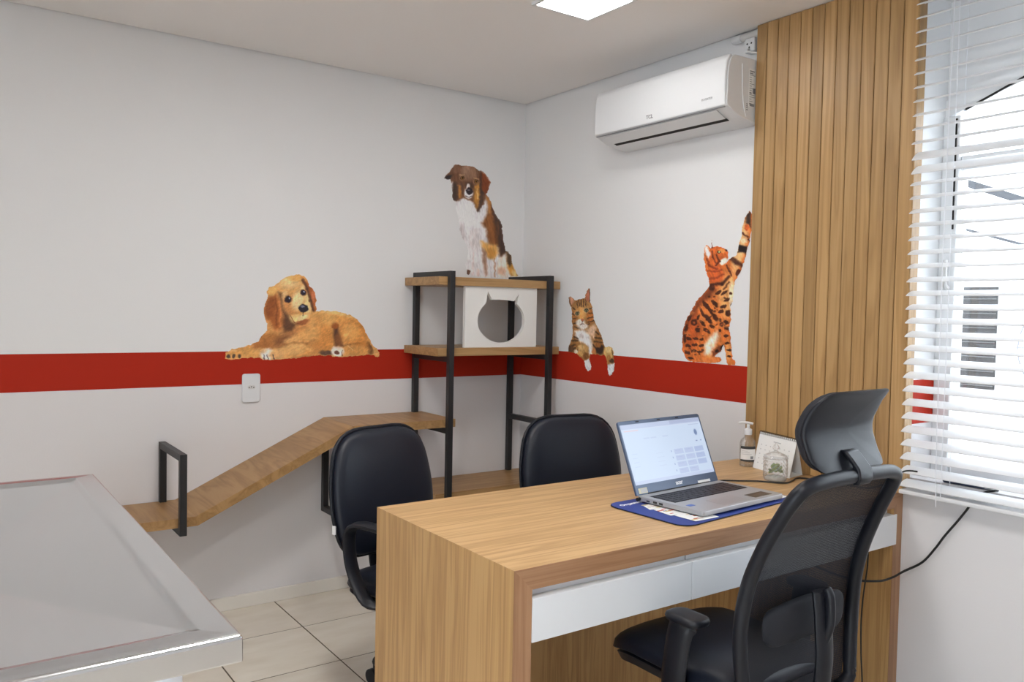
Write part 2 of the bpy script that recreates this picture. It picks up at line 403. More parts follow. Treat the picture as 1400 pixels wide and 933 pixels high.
# ------------------------------------------------------------------ painting canvas for flat prints (stickers, screen)
class Canvas:
    def __init__(s, wpx, hpx, step):
        s.nx = int(wpx/step)+1; s.ny = int(hpx/step)+1; s.w = wpx; s.h = hpx
        X, Y = np.meshgrid(np.linspace(0, wpx, s.nx), np.linspace(0, hpx, s.ny)); s.X = X.ravel(); s.Y = Y.ravel()
        s.c = np.zeros((len(s.X), 3)); s.X0 = s.X.copy(); s.Y0 = s.Y.copy()
    @staticmethod
    def vnoise(x, y, seed):
        xi = np.floor(x); yi = np.floor(y); fx = x-xi; fy = y-yi; fx = fx*fx*(3-2*fx); fy = fy*fy*(3-2*fy)
        def h(i, j):
            t = np.sin(i*127.1+j*311.7+seed*74.7)*43758.5453; return t-np.floor(t)
        return ((h(xi, yi)*(1-fx)+h(xi+1, yi)*fx)*(1-fy)+(h(xi, yi+1)*(1-fx)+h(xi+1, yi+1)*fx)*fy)*2-1
    def warp(s, amp, scale, seed=1):
        s.X = s.X0+amp*s.vnoise(s.X0/scale, s.Y0/scale, seed)+amp*0.5*s.vnoise(s.X0/scale*2.3, s.Y0/scale*2.3, seed+3)
        s.Y = s.Y0+amp*s.vnoise(s.X0/scale, s.Y0/scale, seed+7)+amp*0.5*s.vnoise(s.X0/scale*2.3, s.Y0/scale*2.3, seed+9)
    def grain(s, amp, sx, sy, rot, seed):
        t = math.radians(rot); u = (s.X0*math.cos(t)+s.Y0*math.sin(t)); v = (-s.X0*math.sin(t)+s.Y0*math.cos(t))
        n = s.vnoise(u/sx, v/sy, seed)*0.6+s.vnoise(u/sx*2.1, v/sy*2.1, seed+5)*0.4
        s.c *= (1+amp*n)[:, None]
    def sdf(s, pts, idx=None):
        X = s.X if idx is None else s.X[idx]; Y = s.Y if idx is None else s.Y[idx]
        P = np.array(pts, float); Q = np.roll(P, -1, 0); d = np.full(len(X), 1e9); ins = np.zeros(len(X), bool)
        for (x0, y0), (x1, y1) in zip(P, Q):
            dx, dy = x1-x0, y1-y0; L = dx*dx+dy*dy+1e-9
            t = np.clip(((X-x0)*dx+(Y-y0)*dy)/L, 0, 1)
            d = np.minimum(d, np.hypot(X-x0-t*dx, Y-y0-t*dy))
            c = ((y0 > Y) != (y1 > Y)) & (X < (x1-x0)*(Y-y0)/(dy if dy else 1e-9)+x0); ins ^= c
        return np.where(ins, d, -d)
    def near(s, x0, x1, y0, y1): return np.nonzero((s.X > x0) & (s.X < x1) & (s.Y > y0) & (s.Y < y1))[0]
    def put(s, idx, a, col): s.c[idx] = s.c[idx]*(1-a[:, None])+np.array(col, float)*a[:, None]
    def fill(s, col): s.c[:] = col
    def poly(s, pts, col, soft=6, al=1.0):
        P = np.array(pts, float); i = s.near(P[:, 0].min()-soft, P[:, 0].max()+soft, P[:, 1].min()-soft, P[:, 1].max()+soft)
        a = np.clip(s.sdf(pts, i)/soft*0.5+0.5, 0, 1); s.put(i, a*a*(3-2*a)*al, col)
    def ell(s, cx, cy, rx, ry, col, soft=0.35, rot=0, al=1.0):
        R = max(rx, ry)*(1+soft)+1; i = s.near(cx-R, cx+R, cy-R, cy+R); th = math.radians(rot)
        x = s.X[i]-cx; y = s.Y[i]-cy; u = (x*math.cos(th)+y*math.sin(th))/rx; v = (-x*math.sin(th)+y*math.cos(th))/ry
        a = np.clip((1+soft/2-np.hypot(u, v))/soft, 0, 1); s.put(i, a*a*(3-2*a)*al, col)
    def stroke(s, pts, wd, col, soft=4, al=1.0):
        for (x0, y0), (x1, y1) in zip(pts, pts[1:]):
            R = wd+soft; i = s.near(min(x0, x1)-R, max(x0, x1)+R, min(y0, y1)-R, max(y0, y1)+R)
            dx, dy = x1-x0, y1-y0; L = dx*dx+dy*dy+1e-9; t = np.clip(((s.X[i]-x0)*dx+(s.Y[i]-y0)*dy)/L, 0, 1)
            d = np.hypot(s.X[i]-x0-t*dx, s.Y[i]-y0-t*dy); s.put(i, np.clip((wd/2-d)/soft+0.5, 0, 1)*al, col)
    def rect(s, x0, y0, x1, y1, col, al=1.0):
        i = s.near(x0, x1, y0, y1); s.put(i, np.full(len(i), al), col)
    def mesh(s, name, corners, outline=None, gain=1.0):
        """corners: 3D points of the canvas corners (top-left, top-right, bottom-right, bottom-left)"""
        C = [np.array(c) for c in corners]; u = (s.X0/s.w)[:, None]; v = (s.Y0/s.h)[:, None]
        V = (C[0]*(1-u)+C[1]*u)*(1-v)+(C[3]*(1-u)+C[2]*u)*v
        I = np.arange(s.nx*s.ny).reshape(s.ny, s.nx)
        F = np.stack([I[:-1, :-1], I[1:, :-1], I[1:, 1:], I[:-1, 1:]], -1).reshape(-1, 4)
        if outline is not None:
            ins = s.sdf(outline) > 0
            F = F[ins[F].sum(1) >= 3]
        used = np.unique(F); mp = np.full(len(V), -1); mp[used] = np.arange(len(used)); F = mp[F]; V = V[used]; c = s.c[used]/255.0
        lin = np.where(c <= 0.04045, c/12.92, ((np.maximum(c, 0)+0.055)/1.055)**2.4)
        lin = np.minimum(lin*gain, 0.9)
        me = bpy.data.meshes.new(name)
        me.vertices.add(len(V)); me.vertices.foreach_set('co', V.ravel())
        me.loops.add(F.size); me.loops.foreach_set('vertex_index', F.ravel())
        me.polygons.add(len(F)); me.polygons.foreach_set('loop_start', np.arange(0, F.size, 4))
        me.update(calc_edges=True)
        at = me.attributes.new('print', 'FLOAT_COLOR', 'POINT'); at.data.foreach_set('color', np.concatenate([lin, np.ones((len(lin), 1))], 1).ravel())
        return me

# ================================================================== THE SETTING
RX0, RY0, CH = -4.7, -5.3, 2.389
# floor: dark grout bed and separate tiles
fl = obj('floor', box(NB(), RX0-0.2, 0.25, RY0-0.2, 0.2, -0.12, -0.0012), M_grout); tag(fl, 'beige ceramic tile floor with dark joints', kind='structure')
T, TX, TY, J = 0.3808, -1.3278, -0.3497, 0.0055
tile_cache = {}
def tile_mesh(sx, sy):
    k = (round(sx, 4), round(sy, 4))
    if k not in tile_cache:
        bm = NB(); box(bm, -sx/2, sx/2, -sy/2, sy/2, -0.009, 0)
        top = [e for e in bm.edges if all(v.co.z > -0.001 for v in e.verts)]
        bmesh.ops.bevel(bm, geom=top, offset=0.0005, segments=1, affect='EDGES')
        me = bpy.data.meshes.new('tile'); bm.to_mesh(me); bm.free(); me.materials.append(M_tile); tile_cache[k] = me
    return tile_cache[k]
xs = sorted([TX+k*T for k in range(-9, 4)]); ys = sorted([TY-k*T for k in range(-1, 14)])
for xa, xb in zip(xs, xs[1:]):
    for ya, yb in zip(ys, ys[1:]):
        a, b_, c, d = max(xa, RX0), min(xb, 0), max(ya, RY0), min(yb, 0)
        if b_-a < 0.03 or d-c < 0.03: continue
        o = bpy.data.objects.new('tile', tile_mesh(b_-a-J, d-c-J)); COL.objects.link(o); o.parent = fl
        o.location = ((a+b_)/2, (c+d)/2, 0)

wb = obj('wall_back', box(NB(), RX0-0.2, 0.25, 0, 0.2, -0.1, 2.62), M_wall); tag(wb, 'white wall with red band behind the shelves', kind='structure')
WY0, WY1, WZ0, WZ1 = -4.3, -2.13, 0.80, 2.34
bm = NB()
box(bm, 0, 0.25, WY1, 0.0, -0.1, 2.62); box(bm, 0, 0.25, RY0-0.2, WY0, -0.1, 2.62)
box(bm, 0, 0.25, WY0, WY1, -0.1, WZ0); box(bm, 0, 0.25, WY0, WY1, WZ1, 2.62)
wr = obj('wall_right', bm, M_wall); tag(wr, 'white wall with red band and the window', kind='structure')
wf = obj('wall_front', box(NB(), RX0-0.2, 0.25, RY0-0.2, RY0, -0.1, 2.62), M_wall); tag(wf, 'plain wall behind the viewer', kind='structure')
bm = NB()
DY0, DY1, DZ = -4.7, -3.0, 2.15  # doorway and door added out of view to light the room sideways
box(bm, RX0-0.2, RX0, RY0, DY0, -0.1, 2.62); box(bm, RX0-0.2, RX0, DY1, 0.0, -0.1, 2.62); box(bm, RX0-0.2, RX0, DY0, DY1, DZ, 2.62)
wl = obj('wall_left', bm, M_wall); tag(wl, 'side wall with an added unseen glazed doorway beyond the steel table', kind='structure')
bm = NB()
for y in (DY0, (DY0+DY1)/2-0.03, DY1-0.06): box(bm, RX0-0.13, RX0-0.08, y, y+0.06, 0, DZ)
box(bm, RX0-0.13, RX0-0.08, DY0, DY1, DZ-0.06, DZ)
dr = obj('added_door_1', bm, M_pvc); tag(dr, 'added unseen white framed glazed door in the side wall', kind='structure')
obj('pane', box(NB(), RX0-0.108, RX0-0.102, DY0+0.05, DY1-0.05, 0.01, DZ-0.05), M_pane, dr)

# ceiling with a shadow gap along the walls
GAP = 0.012
bm = NB(); box(bm, RX0+GAP, -GAP, RY0+GAP, -GAP, CH, CH+0.02)
ce = obj('ceiling', bm, M_ceil); tag(ce, 'plain grey-white plaster ceiling', kind='structure')
sl = obj('ceiling_slab', box(NB(), RX0-0.2, 0.25, RY0-0.2, 0.2, 2.55, 2.65), M_dark); tag(sl, 'dark slab above the shadow gap', kind='structure')

for nm, b_ in (('baseboard_back', (RX0, -0.0005, -0.014, -0.0005, 0, 0.058)), ('baseboard_right', (-0.014, -0.0005, RY0, -2.16, 0, 0.058)), ('baseboard_left', (RX0+0.0005, RX0+0.014, DY1+0.01, -0.016, 0, 0.058))):
    tag(obj(nm, box(NB(), *b_), M_trim, bevel=0.003), 'cream ceramic skirting along the wall', kind='structure')

# window: frame with a raked head, panes, infill above
win = thing('window_1', None, None, (0.15, -3.2, WZ0)); tag(win, 'white framed window behind the blind', kind='structure')
HZ0, HZ1, HY = 1.965, 2.115, -2.60     # raked head rises from the left stile to HY
FX0, FX1 = 0.15, 0.205
def frame_piece(name, b_): return obj(name, box(NB(), *b_), M_pvc, win, bevel=0.004)
frame_piece('stile', (FX0-0.012, FX1, WY1-0.055, WY1, WZ0, HZ0))
frame_piece('rail', (FX0, FX1, WY0, WY1-0.055, WZ0, WZ0+0.055))
frame_piece('rail', (FX0, FX1, -2.88, WY1-0.055, 1.79, 1.835))
for y in (-2.90, -3.62): frame_piece('mullion', (FX0, FX1, y-0.03, y+0.03, WZ0+0.055, HZ1-0.02))
frame_piece('stile', (FX0-0.012, FX1, WY0, WY0+0.055, WZ0, HZ1))
head = [(FX0, WY1, HZ0), (FX0, HY, HZ1), (FX0, WY0, HZ1), (FX0, WY0, HZ1+0.05), (FX0, HY, HZ1+0.05), (FX0, WY1, HZ0+0.055)]
obj('head', prism(NB(), head, (FX1-FX0, 0, 0)), M_pvc, win)
bead = [(FX0-0.004, WY1-0.06, HZ0+0.012), (FX0-0.004, HY, HZ1+0.022), (FX0-0.004, HY, HZ1+0.028), (FX0-0.004, WY1-0.06, HZ0+0.018)]
obj('gasket', prism(NB(), bead, (0.006, 0, 0)), M_dark, win)
obj('gasket', box(NB(), FX0-0.016, FX0-0.01, WY1-0.046, WY1-0.040, 1.60, HZ0-0.01), M_dark, win)
obj('infill', prism(NB(), [(0.16, WY1, HZ0+0.05), (0.16, HY, HZ1+0.045), (0.16, WY0, HZ1+0.045), (0.16, WY0, WZ1), (0.16, WY1, WZ1)], (0.02, 0, 0)), M_pvc, win)
for ya, yb in ((WY1-0.055, -2.87), (-2.93, -3.59), (-3.65, WY0+0.055)):
    top = HZ1 if yb < -2.9 else HZ0
    pts = [(0.178, ya, WZ0+0.05), (0.178, yb, WZ0+0.05), (0.178, yb, HZ1), (0.178, min(HY, ya), HZ1), (0.178, ya, top)]
    if top == HZ1: pts = pts[:3]+[(0.178, ya, HZ1)]
    obj('pane', prism(NB(), pts, (0.004, 0, 0)), M_pane, win)
obj('latch', tube(NB(), smooth_path([(0.135, -2.165, 1.41), (0.118, -2.165, 1.42), (0.115, -2.165, 1.455), (0.115, -2.165, 1.50)]), 0.008), M_greyplastic, win, smooth=40)

# ================================================================== OUTDOORS
M_out = principled('bright_render', (0.80, 0.80, 0.80, 1), 0.8)
M_conc = principled('pale_concrete', (0.72, 0.72, 0.71, 1), 0.9, bump=(20, 0.2, 0.004))
tag(obj('outside_ground', box(NB(), 0.25, 9, -9, 6, -0.25, -0.15), M_conc), 'pale concrete yard outside the window', kind='structure')
tag(obj('outside_ground', box(NB(), -12, RX0-0.22, -10, 6, -0.25, -0.15), M_conc), 'pale concrete yard beyond the added glazed door', kind='structure')
tag(obj('boundary_wall', box(NB(), 3.4, 3.6, -8, 5, -0.2, 2.05), M_out), 'sunlit white boundary wall beyond the window', kind='structure')
cd = thing('condenser_unit', 'white outdoor condenser unit with dark side grille seen through the blind', 'air conditioner', (1.2, -2.05, 0.85))
M_coat = principled('white_enamel', (0.80, 0.80, 0.79, 1), 0.35)
M_grill = principled('dark_fins', (0.035, 0.036, 0.036, 1), 0.6)
obj('casing', box(NB(), 1.02, 1.34, -2.52, -1.66, 0.88, 1.52), M_coat, cd, bevel=0.012)
obj('grille', box(NB(), 1.008, 1.02, -1.925, -1.765, 1.02, 1.445), M_grill, cd)
bm = NB()
for k in range(14): tube(bm, [(1.004, -1.765, 1.035+k*0.03), (1.004, -1.925, 1.035+k*0.03)], 0.0022, 5)
obj('fins', bm, principled('fin_grey', (0.10, 0.10, 0.10, 1), 0.5), cd)
bm = NB()
for k in range(7):
    r = 0.035+k*0.03; tube(bm, [(1.0, -2.23+r*math.cos(a), 1.2+r*math.sin(a)) for a in [2*math.pi*i/28 for i in range(28)]], 0.003, 5, closed=True)
for k in range(8):
    a = math.pi*k/4; tube(bm, [(1.0, -2.23+0.03*math.cos(a), 1.2+0.03*math.sin(a)), (1.0, -2.23+0.22*math.cos(a), 1.2+0.22*math.sin(a))], 0.003, 5)
obj('fan_guard', bm, principled('guard_grey', (0.22, 0.23, 0.25, 1), 0.5), cd)
bm = NB()
for k in range(3):
    a = 2*math.pi*k/3
    prism(bm, [(1.014, -2.23+0.03*math.cos(a-0.3), 1.2+0.03*math.sin(a-0.3)), (1.014, -2.23+0.19*math.cos(a-0.5), 1.2+0.19*math.sin(a-0.5)), (1.014, -2.23+0.20*math.cos(a+0.2), 1.2+0.20*math.sin(a+0.2)), (1.014, -2.23+0.04*math.cos(a+0.6), 1.2+0.04*math.sin(a+0.6))], (0.004, 0, 0))
obj('fan_blades', bm, M_greyplastic, cd)
for y in (-2.4, -1.8): obj('bracket', box(NB(), 1.0, 3.4, y-0.02, y+0.02, 0.84, 0.88), M_coat, cd)
for nm, lb, a, b_ in (('roof_beam', 'upper grey metal roof beam sloping outside the window', (2.2, -1.194, 2.077), (2.2, -1.503, 1.945)), ('roof_beam', 'thin lower grey metal roof beam outside the window', (2.2, -1.205, 1.814), (2.2, -1.324, 1.774))):
    th = 0.022 if 'upper' in lb else 0.007
    d = (Vector(b_)-Vector(a)); A = Vector(a); B = Vector(b_)+d*(1.2 if 'upper' in lb else 3)
    bm = NB(); prism(bm, [(A.x, A.y, A.z-th), (A.x, B.y, B.z-th), (A.x, B.y, B.z+th), (A.x, A.y, A.z+th)], (0.05, 0, 0))
    o = obj(nm, bm, principled('galvanised_grey', (0.03, 0.032, 0.038, 1), 0.6)); tag(o, lb, 'beam', 'roof beams outside the window')

# ================================================================== CEILING LIGHT, VISIBLE, AND TWO ADDED UNSEEN TO BRIGHTEN THE ROOM
M_led = principled('led_diffuser', (0.9, 0.9, 0.9, 1), 0.5, emit=(1, 0.985, 0.965, 1), estr=14.0)
M_led_added = principled('added_led_diffuser', (0.9, 0.9, 0.9, 1), 0.5, emit=(1, 0.985, 0.965, 1), estr=42.0)  # glow of the two lights added out of view
def led(x0, x1, y0, y1, label, glow=None):
    t = thing('ceiling_light', label, 'light', ((x0+x1)/2, (y0+y1)/2, CH), group='square ceiling lights')
    bm = NB(); e = 0.012
    box(bm, x0, x1, y0, y0+e, CH-0.010, CH); box(bm, x0, x1, y1-e, y1, CH-0.010, CH)
    box(bm, x0, x0+e, y0+e, y1-e, CH-0.010, CH); box(bm, x1-e, x1, y0+e, y1-e, CH-0.010, CH)
    obj('frame', bm, M_plastic, t)
    obj('diffuser', box(NB(), x0+e, x1-e, y0+e, y1-e, CH-0.007, CH-0.001), glow or M_led, t)
led(-0.838, -0.578, -1.437, -1.177, 'square white ceiling light glowing at the top edge of the picture')
led(-1.83, -1.57, -1.71, -1.45, 'added unseen square ceiling light above the free end of the desk', M_led_added)
led(-2.13, -1.87, -3.13, -2.87, 'added unseen square ceiling light overhead, beside the viewer', M_led_added)

# ================================================================== SLATTED OAK WALL PANEL
PX = -0.045; PY0, PY1 = -1.517, -2.136
pn = thing('slatted_wall_panel', 'tall oak slatted wall panel between air conditioner and window', 'panel', (0, (PY0+PY1)/2, 0.751))
M_pback = principled('panel_backing', (0.10, 0.05, 0.018, 1), 0.6)
obj('backing', box(NB(), -0.032, -0.001, PY1+0.001, PY0-0.001, 0.752, CH-0.003), M_pback, pn)
NS = 13; pw = (PY0-PY1)/NS
sm = None
for k in range(NS):
    yc = PY1+(k+0.5)*pw
    if sm is None:
        bm = NB(); h = CH-0.003-0.752
        box(bm, PX, -0.030, -pw/2+0.0013, pw/2-0.0013, 0, h)
        bmesh.ops.bevel(bm, geom=[e for e in bm.edges if abs(e.verts[0].co.z-e.verts[1].co.z) > 1 and e.verts[0].co.x < -0.04], offset=0.0014, segments=2, affect='EDGES')
        bmesh.ops.recalc_face_normals(bm, faces=bm.faces)
        sm = bpy.data.meshes.new('slat'); bm.to_mesh(sm); bm.free(); sm.materials.append(wood_slat)
    o = bpy.data.objects.new('slat', sm); COL.objects.link(o); o.parent = pn
    o.location = Vector((0, yc, 0.752))-ORG[pn]
obj('edge_strip', box(NB(), PX+0.001, -0.001, PY1-0.003, PY1+0.001, 0.752, CH-0.003), wood_slat, pn)

# ================================================================== AIR CONDITIONER
ac = thing('air_conditioner', 'white split air conditioner mounted high on the wall beside the oak panel', 'air conditioner', (0, -1.15, 1.985))
AY0, AY1 = -1.512, -0.785
body = rounded([(-0.002, 2.262), (-0.175, 2.262), (-0.192, 2.20), (-0.195, 2.075), (-0.125, 2.042), (-0.03, 2.028), (-0.002, 2.028)], [0.004, 0.03, 0.03, 0.012, 0.03, 0.02, 0.003], 5)
obj('body', prism(NB(), [(x, AY0, z) for x, z in body], (0, AY1-AY0, 0)), M_plastic, ac, bevel=0.006, smooth=35)
front = [(-0.170, 2.2645), (-0.186, 2.255), (-0.197, 2.235), (-0.2025, 2.19), (-0.2045, 2.14), (-0.2025, 2.09), (-0.199, 2.074), (-0.190, 2.070), (-0.170, 2.070)]
obj('front_panel', prism(NB(), [(x, AY0+0.004, z) for x, z in front], (0, AY1-AY0-0.008, 0)), M_plastic, ac, bevel=0.004, smooth=35)
def flap(a, b_, th, y0, y1):
    a = Vector((a[0], 0, a[1])); b_ = Vector((b_[0], 0, b_[1])); n = Vector(((b_-a).z, 0, -(b_-a).x)).normalized()*th
    if n.x > 0: n = -n
    pts = [a, b_, b_+n, a+n]; return prism(NB(), [(p.x, y0, p.z) for p in pts], (0, y1-y0, 0))
obj('louver', flap((-0.186, 2.0665), (-0.134, 2.0425), 0.004, AY0+0.055, AY1-0.055), M_plastic, ac, bevel=0.002)
obj('air_slot', flap((-0.1325, 2.0425), (-0.116, 2.0375), 0.0025, AY0+0.055, AY1-0.055), M_dark, ac)
obj('panel_gap', box(NB(), -0.1975, -0.19, AY0+0.01, AY1-0.01, 2.0672, 2.0684), M_text_grey, ac)
lettering('logo', 'TCL', 0.021, M_text_grey, ac, (-0.2035, -1.125, 2.096), (0, -1, 0), (0, 0, 1), True)
lettering('inverter_print', 'INVERTER', 0.012, M_text_pale, ac, (-0.2045, -1.425, 2.108), (0, -1, 0), (0, 0, 1))
# end cap trim, rating label, vent marks on the visible end
obj('end_trim', tube(NB(), smooth_path([(-0.115, AY0-0.0005, 2.235), (-0.112, AY0-0.0015, 2.15), (-0.105, AY0-0.0015, 2.09), (-0.088, AY0-0.0005, 2.045)]), 0.002, 6), M_plastic, ac, smooth=50)
lab = obj('rating_label', box(NB(), -0.075, -0.038, AY0-0.0012, AY0+0.001, 2.085, 2.225), M_paper, ac)
bm = NB()
for k in range(16):
    z = 2.218-k*0.008; w_ = random.choice((0.012, 0.018, 0.026, 0.03)); t_ = 0.0045 if k in (0, 1, 10, 15) else 0.0018
    box(bm, -0.073, -0.073+w_, AY0-0.0018, AY0-0.0008, z-t_, z)
box(bm, -0.055, -0.04, AY0-0.0018, AY0-0.0008, 2.135, 2.155); box(bm, -0.07, -0.045, AY0-0.0018, AY0-0.0008, 2.087, 2.097)
obj('label_print', bm, M_text_grey, lab)
bm = NB()
for k in range(4): box(bm, -0.088, -0.079, AY0-0.0012, AY0+0.001, 2.070+k*0.007, 2.0735+k*0.007)
obj('vent_marks', bm, M_text_grey, ac)

# socket, conduit and cable above it
sk = thing('conduit_socket', 'small white socket box on ceiling conduit above the air conditioner', 'socket', (-0.02, -1.46, 2.33))
obj('conduit', tube(NB(), [(-0.022, -1.43, 2.366), (-0.022, -1.62, 2.366)], 0.014, 14), M_greyplastic, sk, smooth=50)
obj('conduit_elbow', tube(NB(), smooth_path([(-0.022, -1.43, 2.366), (-0.020, -1.40, 2.368), (-0.012, -1.385, 2.372)]), 0.0155, 14), M_plastic, sk, smooth=50)
sb = obj('socket_box', box(NB(), -0.038, -0.001, -1.50, -1.455, 2.30, 2.353), M_plastic, sk, bevel=0.004)
for y, z in ((-1.468, 2.332), (-1.487, 2.332), (-1.4775, 2.318)): obj('hole', tube(NB(), [(-0.0375, y, z), (-0.039, y, z)], 0.0035, 8), M_text_black, sb)
cb = obj('supply_cord', tube(NB(), smooth_path([(-0.04, -1.478, 2.312), (-0.05, -1.482, 2.300), (-0.045, -1.50, 2.292), (-0.03, -1.53, 2.285), (-0.02, -1.56, 2.27), (-0.015, -1.58, 2.255)]), 0.004, 8), M_greyplastic, smooth=50)
tag(cb, 'thin grey cord curling from the socket above the air conditioner', 'cord')

# ================================================================== VENETIAN BLIND
bl = thing('venetian_blind', 'white venetian blind hanging over the window', 'blind', (-0.045, -3.2, 0.77))
SY0, SY1 = -4.40, -2.142; SX = -0.046
SN = 36; SZ0, SZ1 = 0.790, 2.285
def slat_mesh(tilt):
    bm = NB(); n = 6; ring0, ring1 = [], []
    prof = [(-0.025+0.05*i/n, 0.0035*(1-((i-n/2)/(n/2))**2)) for i in range(n+1)]
    full = [(x, z+0.0012) for x, z in prof]+[(x, z-0.0012) for x, z in prof[::-1]]
    c, s = math.cos(tilt), math.sin(tilt); L = (SY1-SY0)/2
    P = [(x*c-z*s, z*c+x*s) for x, z in full]
    prism(bm, [(x, -L, z) for x, z in P], (0, 2*L, 0)); bmesh.ops.recalc_face_normals(bm, faces=bm.faces)
    me = bpy.data.meshes.new('slat'); bm.to_mesh(me); bm.free(); me.materials.append(M_slat); return me
sa, sb2 = slat_mesh(math.radians(19)), slat_mesh(math.radians(36))
step = (SZ1-SZ0)/(SN-1)
for k in range(SN):
    z = SZ0+k*step
    o = bpy.data.objects.new('slat', sb2 if SN-1-k in (11, 12) else sa); COL.objects.link(o); o.parent = bl
    o.location = Vector((SX, (SY0+SY1)/2, z))-ORG[bl]
    o.rotation_euler = (0, random.uniform(-0.02, 0.02), 0)
obj('bottom_rail', box(NB(), SX-0.026, SX+0.024, SY0, SY1, 0.757, 0.771), M_slat, bl, bevel=0.004)
obj('head_rail', box(NB(), SX-0.026, SX+0.03, SY0, SY1, 2.31, 2.365), M_plastic, bl, bevel=0.003)
for y in (-2.275, -2.95, -3.62, -4.28):
    for dx in (-0.026, 0.026): obj('ladder_cord', tube(NB(), [(SX+dx, y, 0.765), (SX+dx, y, 2.31)], 0.0009, 5), M_text_white, bl)
    bm = NB()
    for k in range(SN):
        z = SZ0+k*step; tube(bm, [(SX-0.026, y, z-0.010), (SX+0.026, y, z+0.008)], 0.0008, 4)
    rg = obj('ladder_rungs', bm, M_text_white, bl); rg['kind'] = 'stuff'
obj('lift_cord', tube(NB(), smooth_path([(-0.078, -2.262, 2.31), (-0.080, -2.258, 1.6), (-0.082, -2.262, 0.95), (-0.080, -2.266, 0.74)]), 0.0012, 5), M_text_white, bl)

# ================================================================== CAT CLIMBING SHELVES ON THE BACK WALL
FB = 0.026
def frame_bars(xc, z0, z1, y0, y1):
    """a closed upright rectangle of square tube at x = xc; returns named boxes"""
    h = FB/2
    return [('post', (xc-h, xc+h, y0-FB, y0, z0, z1)), ('post', (xc-h, xc+h, y1, y1+FB, z0, z1)),
            ('crossbar', (xc-h, xc+h, y1+FB, y0-FB, z1-FB, z1)), ('crossbar', (xc-h, xc+h, y1+FB, y0-FB, z0, z0+FB))]
rk = thing('shelf_rack', 'black metal wall rack with three oak shelves in the room corner', 'shelf', (-0.36, -0.17, 0.40))
Y0, Y1 = -0.002, -0.355
for xc in (-0.643, -0.08):
    for nm, b_ in frame_bars(xc, 0.405, 1.482, Y0, Y1): obj(nm, box(NB(), *b_), M_blackmetal, rk, bevel=0.0015)
    obj('crossbar', box(NB(), xc-FB/2, xc+FB/2, Y1+FB, Y0-FB, 1.095-FB, 1.095), M_blackmetal, rk, bevel=0.0015)
    obj('crossbar', box(NB(), xc-FB/2, xc+FB/2, Y1+FB, Y0-FB, 0.768-FB, 0.768), M_blackmetal, rk, bevel=0.0015)
def board(name, b_, parent, mat=wood_shelf): return obj(name, box(NB(), *b_), mat, parent, bevel=0.001)
board('shelf', (-0.700, -0.006, Y1+FB+0.001, -0.003, 1.418, 1.456), rk, wood_shelf_x)
board('shelf', (-0.700, -0.006, Y1+FB+0.001, -0.003, 1.095, 1.132), rk, wood_shelf_x)
board('shelf', (-0.700, -0.006, Y1+FB+0.001, -0.003, 0.431, 0.468), rk, wood_shelf_x)

# white board with a cat-head opening
cp = NB()
bx0, bx1, bz0, bz1, by = -0.552, -0.140, 1.1325, 1.4175, -0.315
W_, H_ = bx1-bx0, bz1-bz0
cx, cz, rx, rz = 0.497, 0.445, 0.328, 0.372
def arc(a0, a1, n): return [(cx+rx*math.cos(math.radians(a0+(a1-a0)*i/n)), cz+rz*math.sin(math.radians(a0+(a1-a0)*i/n))) for i in range(n+1)]
hole = arc(131, 262, 22)+arc(278, 409, 22)+[(0.742, 0.90), (0.668, 0.775), (0.59, 0.788), (0.50, 0.793), (0.42, 0.79), (0.362, 0.785), (0.304, 0.925)]
hole = [(bx0+u*W_, bz0+v*H_) for u, v in hole]
outer = [(bx0, bz0), (bx1, bz0), (bx1, bz1), (bx0, bz1)]
def plate_with_hole(outer, hole, y, th):
    bm = NB(); vo = [bm.verts.new((x, y, z)) for x, z in outer]; vh = [bm.verts.new((x, y, z)) for x, z in hole]
    eo = [bm.edges.new((vo[i], vo[(i+1) % len(vo)])) for i in range(len(vo))]; eh = [bm.edges.new((vh[i], vh[(i+1) % len(vh)])) for i in range(len(vh))]
    r = bmesh.ops.triangle_fill(bm, edges=eo+eh, use_beauty=True)
    g = bmesh.ops.extrude_face_region(bm, geom=bm.faces[:])
    bmesh.ops.translate(bm, verts=[v for v in g['geom'] if isinstance(v, bmesh.types.BMVert)], vec=(0, th, 0))
    return bm
tag(obj('cat_cutout_board', plate_with_hole(outer, hole, by, 0.018), M_whitemat), 'white board with a cat head shaped opening standing on the middle shelf', 'board')

# ramp walkway
rp = thing('cat_ramp', 'oak cat ramp with two landings climbing the wall on black brackets', 'ramp', (-1.4, -0.17, 0.36))
TH = 0.036; RYF = -0.325
def ramp_profile(a, b_):  # a, b_ are (x,z) top points
    return prism(NB(), [(a[0], -0.003, a[1]), (b_[0], -0.003, b_[1]), (b_[0], -0.003, b_[1]-TH), (a[0], -0.003, a[1]-TH)], (0, RYF+0.003, 0))
obj('landing', prism(NB(), [(-2.08, -0.003, 0.503), (-1.745, -0.003, 0.503), (-1.737, -0.003, 0.503-TH), (-2.08, -0.003, 0.503-TH)], (0, RYF+0.003, 0)), wood_shelf, rp)
obj('sloping_board', prism(NB(), [(-1.745, -0.003, 0.503), (-1.104, -0.003, 0.806), (-1.104, -0.003, 0.806-TH-0.004), (-1.737, -0.003, 0.503-TH)], (0, RYF+0.003, 0)), wood_shelf, rp)
obj('landing', prism(NB(), [(x, y, 0.806-TH) for x, y in ((-1.104, -0.003), (-0.658, -0.003), (-0.658, -0.030), (-0.628, -0.030), (-0.628, -0.003), (-0.600, -0.003), (-0.600, RYF), (-1.104, RYF))], (0, 0, TH)), wood_shelf, rp)
for nm, b_ in frame_bars(-1.797, 0.441, 0.748, -0.002, Y1): obj('bracket_'+nm, box(NB(), *b_), M_blackmetal, rp, bevel=0.0015)
